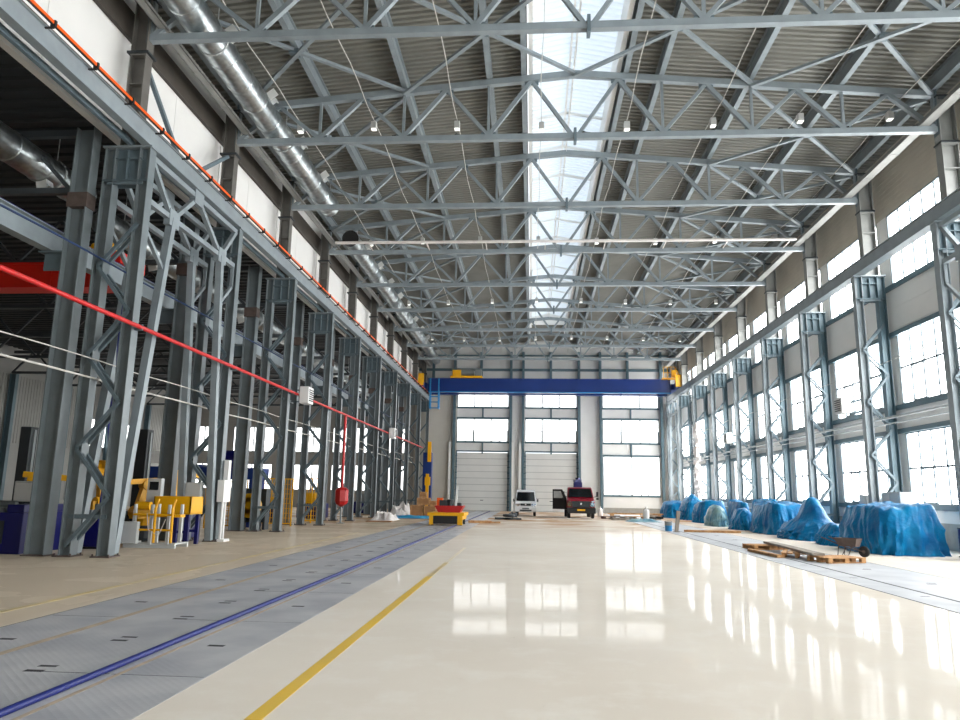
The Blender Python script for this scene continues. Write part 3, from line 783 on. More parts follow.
t = Thing('overhead_crane', 'red overhead crane girder in the dark left bay', 'crane', (-24, 21, 8.38))
mb = MB(); mb.mm(-36.0, 20.75, 7.75, -12.95, 21.25, 8.5); mb.mm(-36.0, 20.65, 7.72, -12.95, 21.35, 7.76); mb.mm(-36, 20.65, 8.49, -12.95, 21.35, 8.53)
t.part('girder', mb, CRED)
mb = MB(); mb.mm(-12.95, 20.3, 8.4, -12.5, 21.7, 8.75); t.part('end_carriage', mb, CRED)
mb = MB(); mb.mm(-13.9, 20.55, 8.53, -13.2, 21.35, 9.0); mb.tube((-13.8, 20.95, 9.05), (-13.1, 20.95, 9.05), .2, 14); t.part('hoist', mb, YEL)
mb = MB()
for i in range(6): mb.mm(-35+4*i, 20.72, 7.8, -34.96+4*i, 20.76, 8.45)
t.part('stiffener', mb, CRED)

# pipes and cables along the left row
m = MB(); m.tube((-9.94, FY(-2), 5.68), (-9.94, 66, 5.68), .055, 12); 
y = FY(0)
t = Thing('fire_pipe', 'long red fire water pipe running across the left columns', 'pipe', (-9.94, 30, 5.68))
t.part('main_run', m, REDPIPE, smooth=True)
mb = MB()
for k in range(0, 9): mb.mm(-10.1, FY(k)-.03, 5.6, -9.9, FY(k)+.03, 5.76)
t.part('pipe_clamp', mb, STEELD)
mb = MB(); mb.tube((-9.94, 38.1, 5.7), (-9.94, 38.1, 1.6), .07, 12); t.part('riser', mb, REDPIPE, smooth=True)
t = Thing('hose_cabinet', 'red fire hose cabinet at the foot of the red riser pipe', 'fire cabinet', (-9.94, 38.1, .85))
mb = MB(); mb.lathe([(.05, .85), (.3, 1.0), (.36, 1.15), (.36, 1.7), (.2, 1.85)], (-9.94, 38.1, 0), n=8); t.part('body', mb, RED)
mb = MB(); mb.tube((-9.94, 38.1, 0), (-9.94, 38.1, .9), .05, 10); mb.mm(-10.1, 37.9, 0, -9.75, 38.3, .03); t.part('stand', mb, GREYM)
for lab, z, x, r, mt in (('thin white cable strung along the left columns, upper of three', 4.82, -10.98, .016, CABLE), ('thin grey pipe along the left columns below the white cable', 4.35, -11.0, .026, CABLE), ('dark blue cable strung along the left columns above the red pipe', 7.42, -11.02, .025, CABLEB)):
    m = MB(); pts = [(x, FY(-1)+2*i, z-.03*(i % 3 == 1)) for i in range(29)]; m.poly(pts, r, 6)
    single('wall_cable' if r != .026 else 'conduit_pipe', m, mt, lab, 'cable' if r != .026 else 'pipe', loc=(x, 30, z))
m = MB(); pts = [(-11.0+.03*math.sin(i), 18.2+.02*math.cos(i*1.4), 7.42-.36*i) for i in range(20)]; m.poly(pts, .025, 6)
single('hanging_hose', m, HOSEB, 'dark blue hose hanging down between the nearest left columns', 'hose', loc=(-11, 18.2, .6))
# pipes along the right wall
for lab, z, x, r in (('pale pipe along the right wall just above the lower windows', 4.78, 13.72, .05), ('thin pale pipe along the right wall beneath the pale pipe', 4.55, 13.74, .025), ('thin slack cable along the right wall across the upper windows', 6.9, 13.7, .014)):
    m = MB(); pts = [(x, FY(-1)+2*i, z+(.05*math.sin(i*PI/3) if r < .02 else 0)) for i in range(29)]; m.poly(pts, r, 8)
    single('wall_pipe' if r > .02 else 'wall_cable', m, GALVM if r > .02 else CABLE, lab, 'pipe' if r > .02 else 'cable', loc=(x, 30, z))

# ------------------------------------------------------------------ unit heaters
h0 = None
for lab, loc, rz in (('white louvred unit heater on a left column beside the red pipe, nearer one', (-9.62, FY(2)+.9, 5.3), 0), ('white louvred unit heater on the left row, far one', (-9.62, FY(5)+2.6, 5.3), 0),
                     ('white louvred unit heater on the right row, nearer one', (13.62, FY(2)+3.3, 5.35), PI), ('white louvred unit heater on the right row, far one', (13.62, FY(5)+4.2, 5.35), PI)):
    if h0 is None:
        t = Thing('unit_heater', lab, 'heater', loc, 'unit heaters'); h0 = t.o; x, y, z = loc
        mb = MB(); mb.mm(x-.22, y-.36, z, x+.18, y+.36, z+.72); t.part('casing', mb, LAMP, bevel=.03)
        mb = MB()
        for i in range(6): mb.box((x+.2, y, z+.13+.09*i), (.05, .56, .035), ry=.5)
        t.part('louvre', mb, DARK)
        mb = MB(); mb.bar((x-.70, y, z+.1), (x-.2, y, z+.1), .05); mb.bar((x-.70, y, z+.6), (x-.2, y, z+.6), .05); mb.mm(x-.73, y-1.0, z+.05, x-.68, y+.3, z+.15); mb.mm(x-.73, y-1.0, z+.55, x-.68, y+.3, z+.65); t.part('bracket', mb, STEELD)
    else: dup(h0, loc, lab, rz)

# ------------------------------------------------------------------ blue overhead crane
t = Thing('overhead_crane', 'blue double-girder overhead crane spanning the far end of the hall', 'crane', (XC, 67.5, 11.2))
YC = 67.0
mb = MB()
for yy in (YC, YC+1.6):
    mb.mm(-9.7, yy-.25, 10.98, 12.7, yy+.25, 12.2); mb.mm(-9.7, yy-.34, 10.93, 12.7, yy+.34, 10.98); mb.mm(-9.7, yy-.34, 12.2, 12.7, yy+.34, 12.24)
t.part('girder', mb, BLUEC)
mb = MB(); mb.mm(-9.7, YC-.36, 10.9, 12.7, YC-.30, 10.99); t.part('lower_edge_strip', mb, BLUEL)
for nm, x in (('end_carriage', xrl), ('end_carriage', xrr)):
    mb = MB(); mb.mm(x-.22, YC-1.3, 11.28, x+.22, YC+2.9, 11.8)
    for yy in (YC-.9, YC+2.5): mb.tube((x-.06, yy, 11.36), (x+.06, yy, 11.36), .16, 14)
    x2 = x + (.4 if x < 0 else -.4); mb.mm(min(x, x2), YC-.3, 11.3, max(x, x2), YC+1.9, 11.8)
    o = t.part(nm, mb, BLUEC)
    mb = MB(); mb.mm(x-.26, YC-1.5, 11.4, x+.26, YC-1.28, 12.5); t.sub(o, 'buffer', mb, YEL)
mb = MB(); mb.mm(-7.6, YC-.5, 12.26, -4.6, YC+2.1, 12.45)
t.part('trolley', mb, YEL)
mb = MB(); mb.tube((-7.0, YC+.1, 12.85), (-5.4, YC+.1, 12.85), .35, 16); mb.mm(-5.3, YC-.3, 12.45, -4.7, YC+.5, 13.1); t.part('hoist_drum', mb, GREYM)
mb = MB(); mb.mm(-7.4, YC-.48, 12.45, -6.6, YC-.3, 13.0); t.part('trolley_guard', mb, YEL)
mb = MB()
for x in (12.0, 12.35, 12.7, 13.05): mb.bar((x, YC-.9, 12.24), (x, YC-.9, 13.3), .05)
for z in (12.75, 13.28): mb.bar((12.0, YC-.9, z), (13.05, YC-.9, z), .05)
mb.bar((13.05, YC-.9, 13.28), (13.05, YC-2.6, 12.2), .06); mb.mm(11.9, YC-1.0, 12.2, 13.1, YC-.2, 12.26)
t.part('guard_rail', mb, YEL)
mb = MB(); mb.mm(12.72, YC-1.2, 12.3, 13.1, YC-1.0, 12.95); t.part('control_box', mb, YEL)
mb = MB(); x0, x1 = -9.45, -8.65
for x in (x0, x1): mb.bar((x, YC-.5, 9.4), (x, YC-.5, 12.2), .12)
for z in (9.4, 9.95, 10.45, 10.9): mb.bar((x0, YC-.5, z), (x1, YC-.5, z), .09)
for x in (x0, x1): mb.bar((x, YC-.5, 9.4), (x, YC+.2, 9.4), .1); mb.bar((x, YC+.2, 9.4), (x, YC+.2, 11), .08)
t.part('access_cage', mb, BLUEL)

# ------------------------------------------------------------------ ladder on the far right
m = MB(); x, y = 12.95, FY(7)+.55
for s in (-.22, .22): m.bar((x, y+s, .02), (x, y+s, 11.6), .05)
z = .4
while z < 11.5: m.tube((x, y-.22, z), (x, y+.22, z), .018, 6); z += .33
for i in range(4): m.bar((x, y-.22, 2.2+2.6*i), (x+.25, y-.22, 2.2+2.6*i), .04)
single('wall_ladder', m, STEELD, 'tall steel access ladder on the far right columns', 'ladder', loc=(x, y, 0))
m = MB()
for i in range(24):
    a_ = random.uniform(0, 6.28); m.box((13.02+random.uniform(-.1, .1), FY(7)-.9+random.uniform(-.25, .25), 1.2+.26*i), (.3, .35, .34), rz=a_, rx=random.uniform(-.5, .5))
for i in range(2): m.bar((13.02, FY(7)-.9+.1*i, 0.02), (13.02, FY(7)-.9+.1*i, 7.5), .04)
single('hanging_sheeting', m, PLASTIC, 'crumpled white plastic sheeting hanging by the far right columns', 'plastic sheet', loc=(13.02, FY(7)-.9, 0), smooth=True)

# ------------------------------------------------------------------ tarpaulin covered goods along the right wall
def tarp(x0, x1, y0, y1, hf, label, mt=TARP, seed=0, fold=.10, flare=.05, n=5.0, nu=200):
    cx, cy = (x0+x1)/2, (y0+y1)/2; rx, ry = (x1-x0)/2, (y1-y0)/2
    rows = [(s, None) for s in (0.02, .12, .22, .32, .42, .52, .62, .72, .8, .87, .93, .98)] + [(1.0, tt) for tt in (.03, .08, .15, .23, .31, .39, .47, .55, .63, .71, .79, .86, .92, .97, 1.0)]
    vs = []; fs = []
    def ridge(p, f):                                        # sharp crease noise
        return 1-2*abs(noise.noise(p*f))
    for s, tt in rows:
        for i in range(nu):
            th = 2*PI*i/nu; c, sn = math.cos(th), math.sin(th)
            r = (abs(c)**n + abs(sn)**n)**(-1/n)
            u, v = r*c*s, r*sn*s
            h = hf(u, v); px, py = u*rx, v*ry; ln = math.hypot(px, py) or 1
            q = V((px+seed*5.3, py+seed*2.1, seed*1.7))
            top = .07*ridge(q, .9)+.07*ridge(q+V((9, 3, 1)), 2.1)+.03*ridge(q, 4.5)
            if tt is None:
                z = h + top - max(0, s-.8)**2*1.2*h
            else:
                h2 = h + top - .04*1.2*h
                g = min(1, tt*2.2)
                arc = th*2.6 + .5*tt*math.sin(3*th+seed)
                # hanging pleats: long creases that fan out downwards, plus diagonal wrinkles
                pl = ridge(V((arc*1.5+seed, tt*.35, seed)), 1.0)*.6 + ridge(V((arc*3.3-tt*.9, tt*.6+seed, 2)), 1.0)*.35 + ridge(V((arc*1.2+tt*2.4, tt*2.1, seed*3)), 1.3)*.4
                off = fold*1.7*pl*g*(.45+.6*tt) + flare*tt + flare*2.2*max(0, tt-.8)
                off += (.07*ridge(V((px*1.6+seed, py*1.6+tt, tt*2.2)), 1.0)+.035*ridge(V((px*3.6+seed, py*3.6, tt*5)), 1.0))*g
                px += px/ln*off; py += py/ln*off
                z = h2*(1-tt) + .03*noise.noise(V((px*3, py*3, tt*3)))*(1-tt)*g
                z = max(z, .03*(1-tt)+.006) if tt < .99 else .003
            vs.append((cx+px, cy+py, z))
    R_ = len(rows)
    for j in range(R_-1):
        for i in range(nu): fs.append((j*nu+i, j*nu+(i+1) % nu, (j+1)*nu+(i+1) % nu, (j+1)*nu+i))
    fs.append(tuple(range(nu)))
    m = MB(); m.add(vs, fs)
    return single('tarpaulin', m, mt, label, 'tarpaulin', loc=(cx, cy, 0), group='tarpaulins along the right wall', smooth=True)
def bump(u, v, cu, cv, w): return math.exp(-((u-cu)**2+(v-cv)**2)/w)
tarp(10.85, 12.65, 23.75, 26.9, lambda u, v: 1.42+.05*u+.08*bump(u, v, .3, .3, .3), 'large boxy bright blue tarpaulin at the right edge behind the wheelbarrow', seed=1, fold=.13)
tarp(11.0, 12.5, 27.75, 29.3, lambda u, v: .55+.25*bump(u, v, .8, .9, .5)+.14*bump(u, v, -.6, 0, .3), 'low crumpled blue tarpaulin spread on the floor beside the boxy one', seed=2, fold=.14, n=3)
tarp(11.0, 12.5, 30.55, 33.9, lambda u, v: .5+1.08/(1+(((u-.1)**2+(v+.05)**2)/.30)**2), 'blue tarpaulin rising to a broad peak behind the low crumpled one', seed=3, fold=.16, flare=.12, n=3)
tarp(11.15, 12.6, 34.9, 38.4, lambda u, v: 1.33+.06*math.sin(3*u+2*v), 'boxy dark blue tarpaulin in the middle of the right row', seed=4, fold=.13)
tarp(10.85, 11.6, 39.3, 41.2, lambda u, v: 1.02-.25*(u*u+v*v), 'small rounded blue tarpaulin bulging out in front of the row', seed=5, n=2.6, fold=.1)
tarp(12.3, 12.75, 39.2, 42.4, lambda u, v: 1.45+.1*u, 'tall narrow blue tarpaulin tucked between two right columns', seed=6, fold=.08)
tarp(12.1, 12.65, 43.6, 46.8, lambda u, v: 1.35+.1*v, 'tall blue tarpaulin behind the greenish grey sheeting', seed=17, n=3, fold=.09)
tarp(10.5, 11.3, 43.5, 45.6, lambda u, v: 1.12-.25*(u*u+v*v), 'greenish grey and blue sheeting over a rounded load', mt=TARPG, seed=7, n=2.6)
tarp(11.0, 12.6, 48.6, 51.6, lambda u, v: 1.2-.2*v, 'blue tarpaulin just right of the beige bollard', seed=8, n=3)
tarp(11.2, 12.6, 54.2, 56.8, lambda u, v: 1.15+.6*bump(u, v, 0, .1, .6), 'upright pointed blue tarpaulin near the end wall', seed=9, n=3)
tarp(10.6, 12.4, 58.6, 61.6, lambda u, v: 1.25-.2*(u*u+v*v), 'rounded blue tarpaulin farthest away by the end wall', seed=10, n=2.6)
t = Thing('electrical_cabinet', 'wide white cabinet standing behind the boxy blue tarpaulin', 'cabinet', (13.3, 27.2, 0))
mb = MB(); mb.mm(12.98, 26.95, .1, 13.6, 28.3, 1.95); t.part('body', mb, GREY, bevel=.01)
mb = MB(); mb.mm(12.95, 27.0, .2, 12.98, 27.6, 1.9); mb.mm(12.95, 27.65, .2, 12.98, 28.25, 1.9); o = t.part('door', mb, GREY)
mb = MB(); mb.mm(12.92, 27.52, 1.0, 12.95, 27.56, 1.2); t.sub(o, 'handle', mb, DARK)
mb = MB(); mb.mm(13.0, 27.0, 0, 13.55, 28.25, .1); t.part('plinth', mb, DARK)
t = Thing('electrical_cabinet', 'small white cabinet left of the wide white cabinet behind the tarpaulins', 'cabinet', (13.3, 29.9, 0))
mb = MB(); mb.mm(13.1, 29.85, .1, 13.6, 30.5, 1.85); t.part('body', mb, GREY, bevel=.01)
mb = MB(); mb.mm(13.08, 29.9, .15, 13.1, 30.45, 1.8); t.part('door', mb, GREY)
mb = MB(); mb.mm(13.12, 29.9, 0, 13.58, 30.45, .1); t.part('plinth', mb, DARK)
# drum and boot block at the right edge
t = Thing('steel_drum', 'dark blue steel drum at the right edge of the photo beside the tarpaulin', 'drum', (12.62, 22.35, 0))
mb = MB(); mb.lathe([(.27, .0), (.29, .02), (.29, .3), (.305, .32), (.29, .34), (.29, .6), (.305, .62), (.29, .64), (.29, .87), (.27, .89)], (12.62, 22.35, 0), n=24); t.part('body', mb, BLUED, smooth=True)
mb = MB(); mb.lathe([(.3, .88), (.3, .91), (.26, .91)], (12.62, 22.35, 0), n=24); t.part('lid', mb, DARK)

# ------------------------------------------------------------------ pallets, boards, wheelbarrow, bucket, bollard
def pallet(cx, cy, rz, label, name='wooden_pallet'):
    t = Thing(name, label, 'pallet', (0, 0, 0), 'wooden pallets on the right strip')
    for i in range(5):
        mb = MB(); mb.box((0, -.35+.175*i, .133), (1.2, .12, .022)); t.part('deck_board', mb, WOOD)
    for yy in (-.35, 0, .35):
        mb = MB(); mb.box((0, yy, .011), (1.2, .1, .022)); t.part('bottom_board', mb, WOOD)
        for xx in (-.53, 0, .53):
            mb = MB(); mb.box((xx, yy, .065), (.14, .1, .09)); t.part('block', mb, WOOD)
    for xx in (-.53, 0, .53):
        mb = MB(); mb.box((xx, 0, .115), (.12, .8, .016)); t.part('cross_board', mb, WOOD)
    t.o.location = (cx, cy, .006); t.o.rotation_euler = (0, 0, rz)
    return t.o
pallet(8.2, 20.75, .35, 'wooden pallet lying nearest the camera on the right strip')
pallet(7.7, 22.2, 1.2, 'wooden pallet in the middle of the right strip under the long grey board')
pallet(7.75, 25.3, .2, 'wooden pallet at the far end of the long grey board')
m = MB(); m.box((7.85, 23.2, .20), (.32, 5.2, .06), rz=-.06); single('long_board', m, WOODB, 'long weathered grey board resting across the pallets', 'board', loc=(7.85, 23.2, .15))
m = MB(); m.box((6.95, 22.9, .05), (.12, 2.4, .08), rz=.06); single('timber_beam', m, WOOD, 'pale timber beam on the floor beside the long grey board', 'timber', loc=(6.95, 22.9, .01))
m = MB(); m.box((8.6, 36.0, .06), (2.6, .16, .1), rz=-.1); single('timber_beam', m, WOOD, 'pale timber beam on the floor right of the beige bollard', 'timber', loc=(8.6, 36, .01))
t = Thing('wheelbarrow', 'dirty metal wheelbarrow in front of the boxy blue tarpaulin', 'wheelbarrow', (9.2, 22.95, 0))
x, y = 9.2, 22.95
mb = MB()
def tray_pts(s, z, o=0): return [(x-.48*s+o, y-.30*s, z), (x+.36*s+o, y-.24*s, z), (x+.36*s+o, y+.24*s, z), (x-.48*s+o, y+.30*s, z)]
A, B = tray_pts(.68, .36, .02), tray_pts(1.0, .66); A2, B2 = tray_pts(.64, .38, .02), tray_pts(.96, .66)
mb.add(A+B+A2+B2, [(0,1,2,3),(0,4,5,1),(1,5,6,2),(2,6,7,3),(3,7,4,0),(8,11,10,9),(8,9,13,12),(9,10,14,13),(10,11,15,14),(11,8,12,15),(4,12,13,5),(5,13,14,6),(6,14,15,7),(7,15,12,4)])
t.part('tray', mb, RUSTY)
mb = MB()
for s in (-1, 1): mb.poly([(x-.95, y+s*.3, .66), (x-.5, y+s*.27, .5), (x-.1, y+s*.2, .34), (x+.5, y+s*.08, .2)], .018, 8)
t.part('handle_frame', mb, RUSTY, smooth=True)
for s in (-1, 1):
    mb = MB(); mb.poly([(x-.3, y+s*.24, .42), (x-.36, y+s*.25, .02), (x-.2, y+s*.25, .02), (x-.05, y+s*.2, .34)], .016, 8); t.part('leg', mb, RUSTY)
t.o.rotation_euler = (0, 0, -.85); t.o.scale = (.8, .8, .8); t.o.location.x = 9.5
mb = MB(); mb.lathe([(.1, -.05), (.17, -.05), (.2, -.02), (.2, .02), (.17, .05), (.1, .05)], (x+.5, y, .2), axis='Y', n=20); w_ = t.part('wheel', mb, BLACK, smooth=True)
mb = MB(); mb.lathe([(.02, -.06), (.11, -.04), (.11, .04), (.02, .06)], (x+.5, y, .2), axis='Y', n=16); t.sub(w_, 'rim', mb, RUSTY)
t = Thing('bucket', 'round metal bucket with blue lower half beside the beige bollard', 'bucket', (6.72, 36.9, .0))
mb = MB(); mb.lathe([(.17, .0), (.18, .26)], (6.72, 36.9, .006), n=20); t.part('lower_band', mb, BLUEL, label='blue lower half')
mb = MB(); mb.lathe([(.18, .26), (.185, .44), (.195, .45), (.175, .45), (.165, .28)], (6.72, 36.9, .006), n=20); t.part('upper_band', mb, GREYM)
mb = MB(); mb.poly([(6.72+.19*math.cos(PI*i/10), 36.9, .44+.06*math.sin(PI*i/10)) for i in range(11)], .008, 6); t.part('bail_handle', mb, DARK)
m = MB(); m.bar((6.92, 36.0, .0), (7.06, 36.05, .98), .16, .14, up=(0,1,0)); m.mm(6.78, 35.88, 0, 7.06, 36.14, .02)
single('bollard', m, WOODB, 'short beige bollard post leaning slightly, beside the bucket', 'bollard', loc=(6.95, 36, 0))

# ------------------------------------------------------------------ vehicles
def wheel(t, x, y, r, w):
    mb = MB(); mb.lathe([(r*.6, -w/2), (r*.92, -w/2), (r, -w*.3), (r, w*.3), (r*.92, w/2), (r*.6, w/2)], (x, y, r), axis='X', n=24); o = t.part('wheel', mb, BLACK, smooth=True)
    mb = MB(); mb.lathe([(.05, -w*.52), (r*.58, -w*.46), (r*.6, 0), (r*.58, w*.46), (.05, w*.52)], (x, y, r), axis='X', n=20); t.sub(o, 'rim', mb, GREYM)
def loft(mb, prof, cx, wfun):
    """closed side outline (y, z) given a width by height"""
    n = len(prof); L_ = [(cx-wfun(z), y, z) for y, z in prof]; R_ = [(cx+wfun(z), y, z) for y, z in prof]
    fs = [(i, (i+1) % n, n+(i+1) % n, n+i) for i in range(n)] + [tuple(range(n))[::-1], tuple(range(n, 2*n))]
    mb.add(L_+R_, fs)
def slab(mb, pts, nrm, th=.02):
    nv = V(nrm).normalized()*th; n = len(pts)
    vs = [V(p) for p in pts] + [V(p)+nv for p in pts]
    mb.add(vs, [tuple(range(n))[::-1], tuple(range(n, 2*n))] + [(i, (i+1) % n, n+(i+1) % n, n+i) for i in range(n)])
# white minivan, nose towards the camera
cx, y = -.42, 56.6
t = Thing('minivan', 'white minivan parked between the two roller doors', 'van', (cx, y+1.9, 0))
def wv(z): return .83 if z < 1.0 else .83-.13*((z-1.0)/1.0)
mb = MB(); loft(mb, [(y+.06, .32), (y, .5), (y, .78), (y+.12, 1.02), (y+.25, 1.08), (y+.95, 1.86), (y+1.15, 1.95), (y+1.8, 1.99), (y+3.6, 1.96), (y+3.85, 1.8), (y+3.95, .9), (y+3.93, .32)], cx, wv)
t.part('body', mb, CARW, bevel=.05)
mb = MB(); slab(mb, [(cx-.72, y+.30, 1.12), (cx+.72, y+.30, 1.12), (cx+.64, y+.91, 1.80), (cx-.64, y+.91, 1.80)], (0, -.75, .6), .02); t.part('windscreen', mb, GLASSD)
for s in (-1, 1):
    mb = MB(); slab(mb, [(cx+s*.815, y+.7, 1.12), (cx+s*.815, y+3.4, 1.12), (cx+s*.725, y+3.4, 1.78), (cx+s*.725, y+1.15, 1.78)], (s, 0, .1), .015); t.part('side_window', mb, GLASSD)
    mb = MB(); mb.box((cx+s*.60, y+.05, .84), (.34, .14, .2), rz=s*.25); t.part('headlamp', mb, CHROME)
    mb = MB(); mb.box((cx+s*.93, y+.75, 1.18), (.1, .1, .22)); mb.bar((cx+s*.8, y+.8, 1.12), (cx+s*.93, y+.75, 1.15), .03); t.part('wing_mirror', mb, DARK)
mb = MB(); mb.mm(cx-.4, y-.02, .78, cx+.4, y+.06, .95)
g = t.part('grille', mb, DARK)
mb = MB(); mb.lathe([(.02, -.03), (.06, -.03), (.06, -.01), (.02, -.01)], (cx, y-.0, .87), axis='Y', n=14); t.sub(g, 'emblem', mb, CHROME)
mb = MB(); mb.mm(cx-.83, y-.08, .34, cx+.83, y+.1, .66); b2 = t.part('bumper', mb, CARW, bevel=.03)
mb = MB(); mb.mm(cx-.45, y-.09, .38, cx+.45, y-.07, .48); t.sub(b2, 'lower_intake', mb, DARK)
mb = MB(); mb.mm(cx-.26, y-.1, .52, cx+.26, y-.085, .63); t.part('number_plate', mb, GREYM)
mb = MB(); mb.bar((cx-.5, y+.32, 1.13), (cx-.05, y+.42, 1.24), .02); mb.bar((cx+.1, y+.32, 1.13), (cx+.5, y+.42, 1.24), .02); t.part('wiper', mb, BLACK)
for xx in (-.68, .68):
    for yy in (.72, 3.2): wheel(t, cx+xx, y+yy, .31, .2)
# dark red light truck, driver's door open
cx, y = 3.58, 53.4
t = Thing('light_truck', 'dark red light truck with black grille, black bumper and one door open', 'truck', (cx, y+2.6, 0))
def wt(z): return 1.0 if z < 1.25 else 1.0-.14*((z-1.25)/.95)
mb = MB(); loft(mb, [(y+.1, .55), (y+.02, .8), (y+.02, 1.15), (y+.14, 1.32), (y+.62, 1.45), (y+1.15, 2.12), (y+1.3, 2.2), (y+2.3, 2.24), (y+2.4, 2.1), (y+2.42, .55)], cx, wt)
t.part('cab', mb, CARR, bevel=.05)
mb = MB(); slab(mb, [(cx-.88, y+.63, 1.49), (cx+.88, y+.63, 1.49), (cx+.78, y+1.12, 2.1), (cx-.78, y+1.12, 2.1)], (0, -.75, .6), .02); t.part('windscreen', mb, GLASSD)
mb = MB(); mb.mm(cx-.62, y-.05, .78, cx+.62, y+.06, 1.22); mb.mm(cx-.68, y-.03, 1.1, cx+.68, y+.06, 1.2)
for i in range(5): mb.mm(cx-.6, y-.07, .82+.08*i, cx+.6, y-.04, .85+.08*i)
g = t.part('grille', mb, DARK)
mb = MB(); slab(mb, [(cx-.06, y-.07, .98), (cx+.02, y-.07, .96), (cx+.08, y-.07, 1.06), (cx+.02, y-.07, 1.1), (cx-.04, y-.07, 1.1)], (0, -1, 0), .02); t.sub(g, 'emblem', mb, CHROME)
for s in (-1, 1):
    mb = MB(); mb.box((cx+s*.80, y+.04, .98), (.3, .14, .26), rz=s*.3); mb.box((cx+s*.83, y+.09, 1.2), (.22, .14, .12), rz=s*.3); t.part('headlamp', mb, CHROME)
    mb = MB(); mb.box((cx+s*1.22, y+.78, 1.72), (.14, .1, .36)); mb.box((cx+s*1.24, y+.78, 1.4), (.16, .1, .14)); mb.bar((cx+s*.95, y+.85, 1.5), (cx+s*1.22, y+.8, 1.6), .035); t.part('wing_mirror', mb, BLACK)
mb = MB(); mb.mm(cx-1.04, y-.14, .36, cx+1.04, y+.2, .76); b2 = t.part('bumper', mb, BLACK, bevel=.04)
mb = MB(); mb.mm(cx-.28, y-.16, .54, cx+.28, y-.14, .66); t.sub(b2, 'number_plate', mb, YEL)
mb = MB(); loft(mb, [(y+.9, .62), (y+.9, 1.5), (y+1.2, 2.05), (y+1.95, 2.05), (y+1.95, .62)], 0, lambda z: .03)
for q in range(len(mb.v)):
    p = mb.v[q]; d_ = Matrix.Rotation(1.15, 3, 'Z') @ V((p.x, p.y-(y+.9), 0)); mb.v[q] = V((cx-1.03+d_.x, y+.9+d_.y, p.z))
dr = t.part('door', mb, BLACK, label='open black door')
mb = MB(); c_, s_ = math.cos(1.15), math.sin(1.15)
def dp(u, z, o): return (cx-1.03 - s_*u + c_*o, y+.9 + c_*u + s_*o, z)
slab(mb, [dp(.2, 1.42, -.04), dp(.95, 1.42, -.04), dp(.95, 1.92, -.04), dp(.4, 1.92, -.04)], (-c_, -s_, 0), .01); t.sub(dr, 'window', mb, GALVM)
mb = MB(); mb.mm(cx-1.02, y+.95, .62, cx-.985, y+1.95, 1.35); t.part('door_opening_shade', mb, BLACK)  # black slab on the cab side in place of the shaded interior
mb = MB(); mb.mm(cx-1.05, y+2.55, .85, cx+1.05, y+5.3, 1.0); mb.mm(cx-1.05, y+2.55, 1.0, cx-1.0, y+5.3, 1.4); mb.mm(cx+1.0, y+2.55, 1.0, cx+1.05, y+5.3, 1.4); mb.mm(cx-1.05, y+5.25, 1.0, cx+1.05, y+5.3, 1.4); mb.mm(cx-.4, y+1.2, .5, cx+.4, y+5.2, .86)
t.part('flatbed', mb, DARK)
for xx in (-.86, .86): wheel(t, cx+xx, y+.62, .36, .22); wheel(t, cx+xx, y+4.0, .36, .3)
t = Thing('blue_crate', 'bright blue bin piled on the bed behind the red truck cab', 'bin', (cx-.1, y+3.2, 1.0))
mb = MB(); mb.mm(cx-.35, y+2.9, 1.0, cx+.3, y+3.5, 2.62); t.part('body', mb, BLUED, bevel=.04)
mb = MB(); mb.box((cx-.05, y+3.2, 2.72), (.5, .45, .2), rz=.3); mb.box((cx+.0, y+3.2, 2.88), (.25, .3, .16), rz=.7); t.part('cover', mb, BLUED)

# ------------------------------------------------------------------ things on the floor near the far doors
t = Thing('transfer_cart', 'low yellow transfer cart on the left plates carrying a red machine', 'cart', (-4.3, 38.6, 0))
mb = MB(); mb.mm(-5.2, 37.6, .3, -3.5, 40.0, .62); mb.mm(-5.3, 37.55, .5, -3.4, 40.05, .66); t.part('deck', mb, YEL, bevel=.02)
mb = MB(); mb.mm(-5.0, 37.58, .1, -3.75, 37.66, .5); t.part('front_opening_shade', mb, BLACK)  # black slab put in for the shade beneath the deck
mb = MB(); mb.mm(-5.2, 37.57, .05, -5.0, 37.8, .62); t.part('corner_post', mb, YEL)
mb = MB(); mb.mm(-3.75, 37.57, .05, -3.5, 37.8, .62); t.part('corner_post', mb, YEL)
for xx in (-5.1, -3.6):
    for yy in (37.95, 39.7):
        mb = MB(); mb.tube((xx-.06, yy, .15), (xx+.06, yy, .15), .14, 16); t.part('wheel', mb, DARK)
t = Thing('red_machine', 'red machine with black top riding on the yellow transfer cart', 'machine', (-4.2, 38.6, .66))
mb = MB(); mb.prof([(-.55, 0), (.55, 0), (.75, .34), (-.75, .34)], (-4.25, 38.0, .66), (-4.25, 39.2, .66)); t.part('body', mb, RED)
mb = MB(); mb.mm(-4.75, 38.1, 1.0, -4.35, 38.8, 1.28); mb.tube((-4.2, 38.3, 1.0), (-4.2, 38.3, 1.32), .16, 12); mb.mm(-3.95, 38.2, 1.0, -3.65, 38.9, 1.15); t.part('motor', mb, DARK)
mb = MB(); mb.bar((-3.9, 38.2, 1.0), (-3.85, 38.2, 2.0), .1); t.part('mast', mb, WHITE)
mb = MB(); mb.box((-4.75, 38.3, 1.2), (.3, .3, .4)); t.part('orange_box', mb, ORANGE)
m = MB()
for i, (xx, yy, zz, s) in enumerate(((-1.9, 48.2, .08, (.9, .5, .12)), (-1.0, 48.1, .07, (.7, .4, .1)))): m.box((xx, yy, zz), s, rz=.2*i)
m.lathe([(.22, .12), (.36, .14), (.4, .22), (.36, .3), (.22, .32)], (-1.45, 48.2, .05), n=18); m.box((-1.1, 48.4, .3), (.3, .25, .3), rz=.5); m.bar((-1.7, 48.1, .2), (-1.2, 48.3, .5), .06)
m.box((-1.45, 48.2, .08), (.6, .5, .12))
